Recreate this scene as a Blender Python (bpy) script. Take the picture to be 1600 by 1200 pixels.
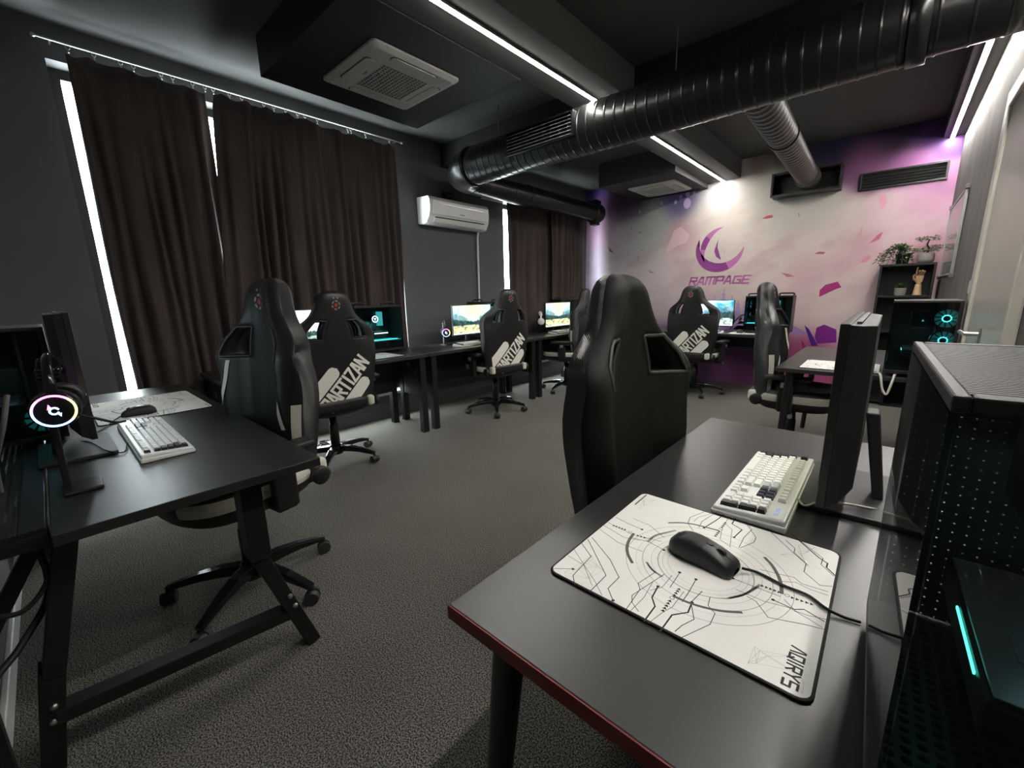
import bpy, bmesh, math, random
import numpy as np
from mathutils import Vector, Matrix, noise as mnoise

for _o in list(bpy.data.objects):
    bpy.data.objects.remove(_o, do_unlink=True)
S = bpy.context.scene
COL = S.collection
rnd = random.Random(7)
pi = math.pi
def rad(a): return a * pi / 180

# ---------------------------------------------------------------- camera
F_PX, CAM_Z = 650.0, 1.24
YAW, PITCH, ROLL = rad(-42.04), rad(11.94), rad(-1.25)
_f = Vector((math.sin(YAW) * math.cos(PITCH), math.cos(YAW) * math.cos(PITCH), -math.sin(PITCH)))
_r0 = Vector((math.cos(YAW), -math.sin(YAW), 0)); _u0 = _r0.cross(_f)
_r = _r0 * math.cos(ROLL) + _u0 * math.sin(ROLL)
_u = _u0 * math.cos(ROLL) - _r0 * math.sin(ROLL)
CAMP = Vector((0, 0, CAM_Z))
cam = bpy.data.cameras.new('camera')
cam.sensor_width = 36; cam.lens = 36 * F_PX / 1600; cam.clip_start = 0.02; cam.clip_end = 60
camo = bpy.data.objects.new('camera', cam); COL.objects.link(camo)
camo.matrix_world = Matrix(((_r.x, _u.x, -_f.x, 0), (_r.y, _u.y, -_f.y, 0), (_r.z, _u.z, -_f.z, CAM_Z), (0, 0, 0, 1)))
S.camera = camo
def ray(u, v):
    return _r * ((u - 800) / F_PX) - _u * ((v - 600) / F_PX) + _f
def on_z(u, v, z):          # where a line of sight meets a level surface
    d = ray(u, v); return CAMP + d * ((z - CAM_Z) / d.z)
def on_y(u, v, y):          # ... the far wall
    d = ray(u, v); return CAMP + d * (y / d.y)
def on_x(u, v, x):          # ... the side walls
    d = ray(u, v); return CAMP + d * (x / d.x)

# ---------------------------------------------------------------- world, exposure
w = bpy.data.worlds.new('overcast'); S.world = w; w.use_nodes = True
w.node_tree.nodes['Background'].inputs[0].default_value = (0.93, 0.97, 1.0, 1)
w.node_tree.nodes['Background'].inputs[1].default_value = 24.0
S.view_settings.view_transform = 'Standard'; S.view_settings.look = 'None'
S.view_settings.exposure = 0.62; S.view_settings.gamma = 1.0
S.view_settings.use_curve_mapping = False
LED_POWER = 88.0

# ---------------------------------------------------------------- materials
MATS = {}
def mat(name, col, rough=0.5, metal=0.0, spec=0.5, bump=0.0, bscale=200.0, var=0.0, vscale=8.0, coat=0.0, emit=None, estr=0.0, sheen=0.0):
    if name in MATS: return MATS[name]
    m = bpy.data.materials.new(name); m.use_nodes = True
    nt = m.node_tree; b = nt.nodes['Principled BSDF']
    b.inputs['Base Color'].default_value = (*col, 1); b.inputs['Roughness'].default_value = rough
    b.inputs['Metallic'].default_value = metal; b.inputs['Specular IOR Level'].default_value = spec
    b.inputs['Coat Weight'].default_value = coat
    if sheen: b.inputs['Sheen Weight'].default_value = sheen
    if emit:
        b.inputs['Emission Color'].default_value = (*emit, 1); b.inputs['Emission Strength'].default_value = estr
    tc = None
    if bump or var: tc = nt.nodes.new('ShaderNodeTexCoord')
    if bump:
        n = nt.nodes.new('ShaderNodeTexNoise'); n.inputs['Scale'].default_value = bscale; n.inputs['Detail'].default_value = 4
        bp = nt.nodes.new('ShaderNodeBump'); bp.inputs['Strength'].default_value = bump; bp.inputs['Distance'].default_value = 0.004
        nt.links.new(tc.outputs['Object'], n.inputs['Vector']); nt.links.new(n.outputs['Fac'], bp.inputs['Height'])
        nt.links.new(bp.outputs['Normal'], b.inputs['Normal'])
    if var:
        n = nt.nodes.new('ShaderNodeTexNoise'); n.inputs['Scale'].default_value = vscale; n.inputs['Detail'].default_value = 5
        cr = nt.nodes.new('ShaderNodeValToRGB')
        cr.color_ramp.elements[0].position = 0.3; cr.color_ramp.elements[1].position = 0.7
        cr.color_ramp.elements[0].color = (*[c * (1 - var) for c in col], 1)
        cr.color_ramp.elements[1].color = (*[min(1, c * (1 + var)) for c in col], 1)
        nt.links.new(tc.outputs['Object'], n.inputs['Vector']); nt.links.new(n.outputs['Fac'], cr.inputs['Fac'])
        nt.links.new(cr.outputs['Color'], b.inputs['Base Color'])
    MATS[name] = m; return m
def emat(name, col, s):
    return mat(name, (0.02, 0.02, 0.02), 0.5, emit=col, estr=s)

mat('wall_paint', (0.098, 0.107, 0.110), 0.75, bump=0.15, bscale=90, var=0.08, vscale=1.5)
mat('ceiling_paint', (0.066, 0.068, 0.067), 0.8, bump=0.1, bscale=60)
mat('black_paint', (0.008, 0.008, 0.0085), 0.6, bump=0.08, bscale=70)
mat('white_paint', (0.72, 0.72, 0.68), 0.45)
mat('door_white', (0.62, 0.60, 0.53), 0.28, var=0.05, vscale=3)
mat('plastic_white', (0.82, 0.83, 0.82), 0.35)
mat('panel_white', (0.46, 0.46, 0.43), 0.5)
mat('key_white', (0.80, 0.80, 0.80), 0.4)
mat('key_black', (0.012, 0.012, 0.014), 0.35)
mat('key_navy', (0.016, 0.018, 0.035), 0.35)
mat('key_grey', (0.42, 0.43, 0.47), 0.4)
mat('plastic_black', (0.013, 0.013, 0.014), 0.42, bump=0.05, bscale=500)
mat('plastic_dark', (0.030, 0.030, 0.032), 0.5, bump=0.05, bscale=500)
mat('plastic_grey', (0.16, 0.16, 0.16), 0.5)
mat('gloss_black', (0.008, 0.008, 0.009), 0.16)
mat('metal_black', (0.014, 0.014, 0.015), 0.38, metal=0.2, bump=0.04, bscale=300)
mat('metal_steel', (0.55, 0.54, 0.52), 0.3, metal=1.0)
mat('metal_alu', (0.45, 0.45, 0.44), 0.4, metal=0.9)
mat('vent_black', (0.003, 0.003, 0.003), 0.8)
mat('duct_black', (0.009, 0.0092, 0.0095), 0.30, metal=0.25, bump=0.05, bscale=40)
mat('duct_grey', (0.10, 0.096, 0.092), 0.40, metal=0.45, bump=0.05, bscale=60)
mat('desk_black', (0.014, 0.0143, 0.0147), 0.37, spec=1.0, bump=0.02, bscale=900)
mat('desk_edge_red', (0.17, 0.012, 0.010), 0.45)
mat('leather_plain_shaded', (0.0055, 0.0052, 0.005), 0.58, spec=0.22, bump=0.1, bscale=420)  # plain chair's back leather, colour darkened to offset the strong light on it
mat('leather_black', (0.013, 0.013, 0.0132), 0.42, spec=0.5, bump=0.12, bscale=420)
mat('leather_white', (0.66, 0.65, 0.55), 0.5, bump=0.1, bscale=420)
mat('print_white', (0.90, 0.89, 0.80), 0.55)
mat('crest_red', (0.45, 0.05, 0.05), 0.5)
mat('crest_grey', (0.35, 0.32, 0.30), 0.5)
mat('fabric_curtain', (0.066, 0.050, 0.046), 0.9, bump=0.3, bscale=350, var=0.15, vscale=4, sheen=0.05)
mat('led_white', (0.9, 0.9, 0.9), 0.5, emit=(1.0, 0.97, 0.91), estr=LED_POWER)
mat('led_white_bright', (0.9, 0.9, 0.9), 0.5, emit=(1.0, 0.97, 0.91), estr=LED_POWER * 1.4)
mat('paper_white', (0.86, 0.86, 0.82), 0.7, bump=0.03, bscale=800)
mat('pad_rubber', (0.012, 0.012, 0.012), 0.8)
mat('ink_black', (0.018, 0.018, 0.018), 0.7)
mat('ink_grey', (0.12, 0.12, 0.115), 0.7)
mat('ink_light', (0.45, 0.45, 0.40), 0.7)
mat('wood_hand', (0.55, 0.36, 0.20), 0.5, var=0.15, vscale=20)
mat('leaf', (0.07, 0.10, 0.035), 0.55, var=0.3, vscale=25)
mat('pot_grey', (0.28, 0.26, 0.23), 0.75, bump=0.2, bscale=120)
mat('pot_black', (0.02, 0.02, 0.02), 0.5)
mat('soil', (0.02, 0.014, 0.01), 0.9)
mat('pcb', (0.012, 0.016, 0.018), 0.4, var=0.5, vscale=60)
mat('cable_black', (0.010, 0.010, 0.010), 0.55)
mat('cable_white', (0.62, 0.62, 0.52), 0.5)
emat('teal_glow', (0.10, 0.85, 0.80), 3.0)
emat('teal_dim', (0.10, 0.75, 0.72), 0.9)
emat('teal_green', (0.08, 0.9, 0.6), 6.0)
emat('white_glow', (0.7, 0.95, 1.0), 6.0)
emat('magenta_glow', (1.0, 0.15, 0.75), 4.0)
emat('yellow_glow', (0.9, 0.85, 0.15), 4.0)
emat('blue_glow', (0.25, 0.45, 1.0), 4.0)
emat('violet_glow', (0.65, 0.3, 1.0), 4.0)

def carpet():
    m = bpy.data.materials.new('carpet'); m.use_nodes = True; nt = m.node_tree; b = nt.nodes['Principled BSDF']
    tc = nt.nodes.new('ShaderNodeTexCoord')
    n = nt.nodes.new('ShaderNodeTexNoise'); n.inputs['Scale'].default_value = 230; n.inputs['Detail'].default_value = 2
    n2 = nt.nodes.new('ShaderNodeTexNoise'); n2.inputs['Scale'].default_value = 2.2; n2.inputs['Detail'].default_value = 3
    cr = nt.nodes.new('ShaderNodeValToRGB'); e = cr.color_ramp.elements
    e[0].position = 0.42; e[0].color = (0.035, 0.033, 0.030, 1); e[1].position = 0.62; e[1].color = (0.32, 0.307, 0.272, 1)
    mx = nt.nodes.new('ShaderNodeMixRGB'); mx.blend_type = 'MULTIPLY'; mx.inputs[0].default_value = 0.35
    nt.links.new(tc.outputs['Object'], n.inputs['Vector']); nt.links.new(tc.outputs['Object'], n2.inputs['Vector'])
    nt.links.new(n.outputs['Fac'], cr.inputs['Fac']); nt.links.new(cr.outputs['Color'], mx.inputs[1]); nt.links.new(n2.outputs['Fac'], mx.inputs[2])
    nt.links.new(mx.outputs['Color'], b.inputs['Base Color'])
    b.inputs['Roughness'].default_value = 0.95; b.inputs['Specular IOR Level'].default_value = 0.1
    bp = nt.nodes.new('ShaderNodeBump'); bp.inputs['Strength'].default_value = 0.3; bp.inputs['Distance'].default_value = 0.003
    nt.links.new(n.outputs['Fac'], bp.inputs['Height']); nt.links.new(bp.outputs['Normal'], b.inputs['Normal'])
    MATS['carpet'] = m
carpet()
def concrete():
    m = bpy.data.materials.new('concrete'); m.use_nodes = True; nt = m.node_tree; b = nt.nodes['Principled BSDF']
    tc = nt.nodes.new('ShaderNodeTexCoord'); mp = nt.nodes.new('ShaderNodeMapping'); mp.inputs['Scale'].default_value = (1, 1.3, 0.6)
    n = nt.nodes.new('ShaderNodeTexNoise'); n.inputs['Scale'].default_value = 2.5; n.inputs['Detail'].default_value = 8; n.inputs['Roughness'].default_value = 0.65
    cr = nt.nodes.new('ShaderNodeValToRGB'); e = cr.color_ramp.elements
    e[0].position = 0.3; e[0].color = (0.06, 0.056, 0.05, 1); e[1].position = 0.75; e[1].color = (0.17, 0.16, 0.14, 1)
    nt.links.new(tc.outputs['Object'], mp.inputs[0]); nt.links.new(mp.outputs[0], n.inputs['Vector'])
    nt.links.new(n.outputs['Fac'], cr.inputs['Fac']); nt.links.new(cr.outputs['Color'], b.inputs['Base Color'])
    b.inputs['Roughness'].default_value = 0.7
    bp = nt.nodes.new('ShaderNodeBump'); bp.inputs['Strength'].default_value = 0.25; bp.inputs['Distance'].default_value = 0.01
    nt.links.new(n.outputs['Fac'], bp.inputs['Height']); nt.links.new(bp.outputs['Normal'], b.inputs['Normal'])
    MATS['concrete'] = m
concrete()
def carbon():
    m = bpy.data.materials.new('leather_carbon'); m.use_nodes = True; nt = m.node_tree; b = nt.nodes['Principled BSDF']
    tc = nt.nodes.new('ShaderNodeTexCoord'); mp = nt.nodes.new('ShaderNodeMapping'); mp.inputs['Rotation'].default_value = (0.6, 0.5, 0.5)
    wv = nt.nodes.new('ShaderNodeTexWave'); wv.inputs['Scale'].default_value = 230
    bp = nt.nodes.new('ShaderNodeBump'); bp.inputs['Strength'].default_value = 0.5; bp.inputs['Distance'].default_value = 0.002
    nt.links.new(tc.outputs['Object'], mp.inputs[0]); nt.links.new(mp.outputs[0], wv.inputs['Vector'])
    nt.links.new(wv.outputs['Fac'], bp.inputs['Height']); nt.links.new(bp.outputs['Normal'], b.inputs['Normal'])
    b.inputs['Base Color'].default_value = (0.012, 0.012, 0.012, 1); b.inputs['Roughness'].default_value = 0.28; b.inputs['Specular IOR Level'].default_value = 0.8
    MATS['leather_carbon'] = m
carbon()
def glass(name, tint, rough=0.02, mixf=0.86):
    m = bpy.data.materials.new(name); m.use_nodes = True; nt = m.node_tree; nt.nodes.clear()
    o = nt.nodes.new('ShaderNodeOutputMaterial'); t = nt.nodes.new('ShaderNodeBsdfTransparent'); g = nt.nodes.new('ShaderNodeBsdfGlossy')
    t.inputs[0].default_value = (*tint, 1); g.inputs['Roughness'].default_value = rough; g.inputs['Color'].default_value = (0.9, 0.9, 0.9, 1)
    fr = nt.nodes.new('ShaderNodeFresnel'); fr.inputs[0].default_value = 1.5
    mx = nt.nodes.new('ShaderNodeMixShader')
    ge = nt.nodes.new('ShaderNodeNewGeometry'); iv = nt.nodes.new('ShaderNodeMath'); iv.operation = 'SUBTRACT'; iv.inputs[0].default_value = 1.0; iv.use_clamp = True
    ml = nt.nodes.new('ShaderNodeMath'); ml.operation = 'MULTIPLY'
    nt.links.new(ge.outputs['Backfacing'], iv.inputs[1]); nt.links.new(iv.outputs[0], ml.inputs[0]); nt.links.new(fr.outputs[0], ml.inputs[1])
    nt.links.new(ml.outputs[0], mx.inputs[0]); nt.links.new(t.outputs[0], mx.inputs[1]); nt.links.new(g.outputs[0], mx.inputs[2])
    nt.links.new(mx.outputs[0], o.inputs[0]); MATS[name] = m
glass('glass_smoke', (0.55, 0.60, 0.62)); glass('glass_clear', (0.92, 0.95, 0.95))
def perforated(name, scale, col, thr=0.30):
    # sheet metal with round punched holes
    m = bpy.data.materials.new(name); m.use_nodes = True; nt = m.node_tree; b = nt.nodes['Principled BSDF']
    b.inputs['Base Color'].default_value = (*col, 1); b.inputs['Roughness'].default_value = 0.45
    tc = nt.nodes.new('ShaderNodeTexCoord'); v = nt.nodes.new('ShaderNodeTexVoronoi'); v.inputs['Scale'].default_value = scale; v.inputs['Randomness'].default_value = 0.0
    mt = nt.nodes.new('ShaderNodeMath'); mt.operation = 'GREATER_THAN'; mt.inputs[1].default_value = thr
    nt.links.new(tc.outputs['Object'], v.inputs['Vector']); nt.links.new(v.outputs['Distance'], mt.inputs[0]); nt.links.new(mt.outputs[0], b.inputs['Alpha'])
    MATS[name] = m
perforated('mesh_metal', 75, (0.05, 0.05, 0.05), 0.36)
perforated('mesh_tray', 70, (0.02, 0.022, 0.024), 0.33)
def vcol(name, attr='Col', rough=0.6, emit=0.0):
    m = bpy.data.materials.new(name); m.use_nodes = True; nt = m.node_tree; b = nt.nodes['Principled BSDF']
    a = nt.nodes.new('ShaderNodeAttribute'); a.attribute_name = attr
    if emit:
        b.inputs['Base Color'].default_value = (0.01, 0.01, 0.01, 1); b.inputs['Roughness'].default_value = 0.3
        nt.links.new(a.outputs['Color'], b.inputs['Emission Color']); b.inputs['Emission Strength'].default_value = emit
    else:
        nt.links.new(a.outputs['Color'], b.inputs['Base Color']); b.inputs['Roughness'].default_value = rough
    MATS[name] = m
vcol('mural_print', rough=0.55); vcol('screen_image', emit=1.6)

# ---------------------------------------------------------------- mesh building
class MB:
    def __init__(s): s.v = []; s.f = []; s.m = []; s.sm = []
    def add(s, vs, fs, mi=0, smooth=False):
        o = len(s.v); s.v += [tuple(p) for p in vs]
        for f in fs: s.f.append(tuple(i + o for i in f)); s.m.append(mi); s.sm.append(smooth)
        return s
    def box(s, x0, x1, y0, y1, z0, z1, mi=0, rz=0, piv=None):
        vs = [Vector((x, y, z)) for z in (z0, z1) for y in (y0, y1) for x in (x0, x1)]
        if rz:
            p = Vector(piv) if piv else Vector(((x0 + x1) / 2, (y0 + y1) / 2, 0)); R = Matrix.Rotation(rz, 3, 'Z')
            vs = [R @ (q - p) + p for q in vs]
        return s.add(vs, [(0, 2, 3, 1), (4, 5, 7, 6), (0, 1, 5, 4), (2, 6, 7, 3), (0, 4, 6, 2), (1, 3, 7, 5)], mi)
    def hexa(s, b4, t4, mi=0):     # bottom and top quads, both counter-clockwise from above
        return s.add(list(b4) + list(t4), [(3, 2, 1, 0), (4, 5, 6, 7), (0, 1, 5, 4), (1, 2, 6, 5), (2, 3, 7, 6), (3, 0, 4, 7)], mi)
    def bar(s, a, b, w, h, mi=0, up=(0, 0, 1), w2=None, h2=None):
        a = Vector(a); b = Vector(b); d = (b - a).normalized(); up = Vector(up)
        if abs(d.dot(up)) > 0.98: up = Vector((0, 1, 0))
        sd = d.cross(up).normalized(); u = sd.cross(d)
        w2 = w2 or w; h2 = h2 or h
        q = lambda p, ww, hh: [p - sd * ww / 2 - u * hh / 2, p + sd * ww / 2 - u * hh / 2, p + sd * ww / 2 + u * hh / 2, p - sd * ww / 2 + u * hh / 2]
        return s.add(q(a, w, h) + q(b, w2, h2), [(0, 1, 2, 3), (7, 6, 5, 4), (0, 4, 5, 1), (1, 5, 6, 2), (2, 6, 7, 3), (3, 7, 4, 0)], mi)
    def sweep(s, pts, ws, hs, mi=0, up=(0, 0, 1)):     # rectangular section along a path
        P = [Vector(p) for p in pts]; N = len(P); rg = []; up = Vector(up)
        for i, p in enumerate(P):
            d = (P[min(i + 1, N - 1)] - P[max(i - 1, 0)]).normalized(); sd = d.cross(up).normalized(); u = sd.cross(d)
            rg += [p - sd * ws[i] / 2 - u * hs[i] / 2, p + sd * ws[i] / 2 - u * hs[i] / 2, p + sd * ws[i] / 2 + u * hs[i] / 2, p - sd * ws[i] / 2 + u * hs[i] / 2]
        fs = [(0, 1, 2, 3), (4 * N - 1, 4 * N - 2, 4 * N - 3, 4 * N - 4)]
        for i in range(N - 1):
            for k in range(4): fs.append((4 * i + k, 4 * i + 4 + k, 4 * i + 4 + (k + 1) % 4, 4 * i + (k + 1) % 4))
        return s.add(rg, fs, mi)
    def cyl(s, a, b, r, r2=None, n=20, mi=0, caps=True):
        return s.tube([a, b], [r, r if r2 is None else r2], n, mi, caps)
    def tube(s, pts, r, n=10, mi=0, caps=True, closed=False):
        pts = [Vector(p) for p in pts]; N = len(pts)
        rs = r if isinstance(r, (list, tuple)) else [r] * N
        rings = []; pu = None
        for i, p in enumerate(pts):
            if closed: d = pts[(i + 1) % N] - pts[i - 1]
            else: d = pts[min(i + 1, N - 1)] - pts[max(i - 1, 0)]
            d.normalize()
            if pu is None:
                pu = Vector((0, 0, 1)) if abs(d.z) < 0.9 else Vector((0, 1, 0))
            sd = d.cross(pu).normalized(); u = sd.cross(d).normalized(); pu = u
            rings.append([p + (sd * math.cos(2 * pi * k / n) + u * math.sin(2 * pi * k / n)) * rs[i] for k in range(n)])
        vs = [q for rg in rings for q in rg]; fs = []
        for i in range(N if closed else N - 1):
            j = (i + 1) % N
            for k in range(n): fs.append((i * n + k, i * n + (k + 1) % n, j * n + (k + 1) % n, j * n + k))
        s.add(vs, fs, mi, True)
        if caps and not closed:
            s.add(rings[0], [tuple(range(n - 1, -1, -1))], mi); s.add(rings[-1], [tuple(range(n))], mi)
        return s
    def lathe(s, prof, n=24, c=(0, 0, 0), axis='z', mi=0, smooth=True):
        vs = []; fs = []
        for r, h in prof:
            for k in range(n):
                a = 2 * pi * k / n; x, y = r * math.cos(a), r * math.sin(a)
                p = (x, y, h) if axis == 'z' else ((h, x, y) if axis == 'x' else (x, h, y))
                vs.append((p[0] + c[0], p[1] + c[1], p[2] + c[2]))
        for i in range(len(prof) - 1):
            for k in range(n): fs.append((i * n + k, i * n + (k + 1) % n, (i + 1) * n + (k + 1) % n, (i + 1) * n + k))
        return s.add(vs, fs, mi, smooth)
    def prism(s, poly, fn, d, mi=0):   # polygon (2D) mapped by fn(a,b,h) and given thickness d
        n = len(poly); vs = [fn(a, b, 0) for a, b in poly] + [fn(a, b, d) for a, b in poly]
        fs = [tuple(range(n - 1, -1, -1)), tuple(range(n, 2 * n))] + [(i, (i + 1) % n, n + (i + 1) % n, n + i) for i in range(n)]
        return s.add(vs, fs, mi)
    def flat(s, poly, fn, mi=0): return s.add([fn(a, b) for a, b in poly], [tuple(range(len(poly)))], mi)
    def stroke(s, pts, wd, fn, mi=0, closed=False):
        P = [Vector(p) for p in pts]; N = len(P)
        for i in range(N if closed else N - 1):
            a, b = P[i], P[(i + 1) % N]; d = b - a
            if d.length < 1e-9: continue
            d.normalize(); q = Vector((-d.y, d.x)) * wd / 2; e = d * wd / 2 * 0.8
            s.flat([a - e - q, b + e - q, b + e + q, a - e + q], fn, mi)
        return s
    def build(s, name, mats, parent=None, bevel=0.0, seg=2, smooth=False, sub=0, merge=False):
        me = bpy.data.meshes.new(name); me.from_pydata(s.v, [], s.f)
        if not isinstance(mats, (list, tuple)): mats = [mats]
        for m in mats: me.materials.append(MATS[m])
        me.polygons.foreach_set('material_index', s.m)
        me.polygons.foreach_set('use_smooth', [bool(x or smooth) for x in s.sm])
        me.update()
        bm = bmesh.new(); bm.from_mesh(me)
        if merge: bmesh.ops.remove_doubles(bm, verts=bm.verts, dist=1e-5)
        bmesh.ops.recalc_face_normals(bm, faces=bm.faces); bm.to_mesh(me); bm.free()
        o = bpy.data.objects.new(name, me); COL.objects.link(o)
        if parent: o.parent = parent
        if bevel:
            bv = o.modifiers.new('bevel', 'BEVEL'); bv.width = bevel; bv.segments = seg; bv.limit_method = 'ANGLE'; bv.angle_limit = rad(40)
        if sub:
            sb = o.modifiers.new('sub', 'SUBSURF'); sb.levels = sub; sb.render_levels = sub
        return o
def tag(o, label, cat, group=None, kind=None):
    if label: o['label'] = label
    if cat: o['category'] = cat
    if group: o['group'] = group
    if kind: o['kind'] = kind
    return o
def thing(name, label, cat, loc=(0, 0, 0), rz=0, group=None):
    o = bpy.data.objects.new(name, None); COL.objects.link(o); o.empty_display_size = 0.1
    o.location = loc; o.rotation_euler = (0, 0, rz)
    return tag(o, label, cat, group)
def copy_tree(root, loc=None, rz=None, label=None, group=None):
    def cp(o, par):
        c = o.copy(); COL.objects.link(c); c.parent = par
        for ch in o.children: cp(ch, c)
        return c
    r = cp(root, None)
    if loc is not None: r.location = loc
    if rz is not None: r.rotation_euler = (0, 0, rz)
    if label: r['label'] = label
    if group: r['group'] = group
    return r
def struct(o, label, cat): return tag(o, label, cat, kind='structure')
def rrect(x0, x1, y0, y1, r, n=5):
    out = []
    for cx, cy, a0 in ((x1 - r, y1 - r, 0), (x0 + r, y1 - r, 90), (x0 + r, y0 + r, 180), (x1 - r, y0 + r, 270)):
        for k in range(n + 1):
            a = rad(a0 + 90 * k / n); out.append((cx + r * math.cos(a), cy + r * math.sin(a)))
    return out
def bez(pts, n=24):     # Catmull-Rom through points
    P = [Vector(p) for p in pts]; P = [P[0] * 2 - P[1]] + P + [P[-1] * 2 - P[-2]]; out = []
    for i in range(1, len(P) - 2):
        for k in range(n):
            t = k / n; a, b, c, d = P[i - 1], P[i], P[i + 1], P[i + 2]
            out.append(0.5 * ((2 * b) + (c - a) * t + (2 * a - 5 * b + 4 * c - d) * t * t + (3 * b - a - 3 * c + d) * t ** 3))
    out.append(P[-2]); return out
# block letters drawn as strokes in a unit box
LET = {'P': [[(0, 0), (0, 1), (1, 1), (1, .48), (0, .48)]],
       'A': [[(0, 0), (.38, 1), (.62, 1), (1, 0)], [(.2, .32), (.8, .32)]],
       'R': [[(0, 0), (0, 1), (1, 1), (1, .5), (0, .5)], [(.45, .5), (1, 0)]],
       'T': [[(0, 1), (1, 1)], [(.5, 1), (.5, 0)]], 'I': [[(.5, 0), (.5, 1)]],
       'Z': [[(0, 1), (1, 1), (0, 0), (1, 0)]], 'N': [[(0, 0), (0, 1), (1, 0), (1, 1)]],
       'M': [[(0, 0), (0, 1), (1.25, 1), (1.25, 0)], [(.625, 1), (.625, 0)]],
       'G': [[(1, .95), (0, .95), (0, .05), (1, .05), (1, .5), (.55, .5)]],
       'E': [[(1, 1), (0, 1), (0, 0), (1, 0)], [(0, .5), (.85, .5)]],
       'B': [[(0, 0), (0, 1), (.9, 1), (.9, .52), (0, .52)], [(.9, .52), (1, 0), (0, 0)]],
       'Q': [[(0, 0), (0, 1), (1, 1), (1, 0), (0, 0)], [(.6, .3), (1.05, -.1)]],
       'Y': [[(0, 1), (.5, .5), (1, 1)], [(.5, .5), (.5, 0)]],
       'S': [[(1, 1), (0, 1), (0, .5), (1, .5), (1, 0), (0, 0)]],
       '^': [[(0, 0), (.45, 1), (.7, 1), (1, 0)]], 'r': [[(0, 0), (0, 1), (1, 1)]], 'a': [[(0, 0), (0, 1), (1, 1), (1, 0)], [(0, .45), (1, .45)]]}
def letters(mb, word, x0, y0, lw, lh, gap, wd, fn, slant=0.0, mi=0):
    x = x0
    for ch in word:
        k = 0.35 if ch == 'I' else 1.0
        for st in LET[ch]:
            mb.stroke([(x + (a if ch != 'I' else .5) * lw * k + slant * b * lh, y0 + b * lh) for a, b in st], wd, fn, mi)
        x += lw * (1.25 if ch == 'M' else k) + gap
    return x
# ================================================================= the room
XL, XR, Y0, Y1, ZC = -3.87, 0.335, -0.28, 6.2, 2.86
TH = 0.2
W1 = (0.269, 2.62, 0.27, 2.664); W2 = (4.19, 5.84, 0.27, 2.43)
struct(MB().box(XL - TH, XR + TH, Y0 - TH, Y1 + TH, -0.1, 0).build('floor', 'carpet'), 'dark grey flecked carpet floor of the gaming room', 'floor')
struct(MB().box(XL - TH, XR + TH, Y0 - TH, Y1 + TH, ZC, ZC + 0.1).build('ceiling', 'ceiling_paint'), 'dark grey painted ceiling above the beams', 'ceiling')
wl = MB()
for y0, y1, z0, z1 in ((Y0 - TH, W1[0], 0, ZC), (W1[1], W2[0], 0, ZC), (W2[1], Y1 + TH, 0, ZC), (W1[0], W1[1], 0, W1[2]), (W1[0], W1[1], W1[3], ZC), (W2[0], W2[1], 0, W2[2]), (W2[0], W2[1], W2[3], ZC)):
    wl.box(XL - TH, XL, y0, y1, z0, z1)
struct(wl.build('wall_left', 'wall_paint'), 'dark grey painted wall with the two curtained windows', 'wall')
struct(MB().box(XR, XR + TH, Y0 - TH, Y1 + TH, 0, ZC).build('wall_right', 'concrete'), 'streaky grey-brown concrete-look wall with the door', 'wall')
struct(MB().box(XL, XR, Y0 - TH, Y0, 0, ZC).build('wall_near', 'concrete'), 'concrete-look wall behind the left desk', 'wall')
struct(MB().box(XL, XR, Y1, Y1 + TH, 0, ZC).build('wall_far', 'wall_paint'), 'far wall carrying the pink printed mural', 'wall')
# windows
for i, (y0, y1, z0, z1) in enumerate((W1, W2)):
    wd = struct(thing('window_%d' % (i + 1), None, None), ['bright window behind the wide brown curtains at left', 'bright window behind the brown curtain beside the mural'][i], 'window')
    fr = MB(); x0, x1 = XL - 0.19, XL - 0.13; t = 0.055
    fr.box(x0, x1, y0, y0 + t, z0, z1).box(x0, x1, y1 - t, y1, z0, z1).box(x0, x1, y0 + t, y1 - t, z0, z0 + t).box(x0, x1, y0 + t, y1 - t, z1 - t, z1)
    for k in (1, 2): fr.box(x0, x1, y0 + (y1 - y0) * k / 3 - .03, y0 + (y1 - y0) * k / 3 + .03, z0 + t, z1 - t)
    fr.build('window_frame', 'black_paint', wd)
    for k in range(3):
        a = y0 + (y1 - y0) * k / 3; b = y0 + (y1 - y0) * (k + 1) / 3
        MB().box(XL - .163, XL - .157, a + .035, b - .03, z0 + .05, z1 - .05).build('pane', 'glass_clear', wd)
    MB().box(XL - 0.13, XL + 0.015, y0, y1, z0 - .03, z0 - .001).build('window_sill', 'white_paint', wd)
    pl = bpy.data.lights.new('daylight_portal', 'AREA'); pl.shape = 'RECTANGLE'; pl.size = y1 - y0; pl.size_y = z1 - z0; pl.cycles.is_portal = True
    po = bpy.data.objects.new('daylight_portal', pl); COL.objects.link(po); po.location = (XL - 0.21, (y0 + y1) / 2, (z0 + z1) / 2); po.rotation_euler = (rad(90), 0, rad(-90)); po.parent = wd
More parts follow.
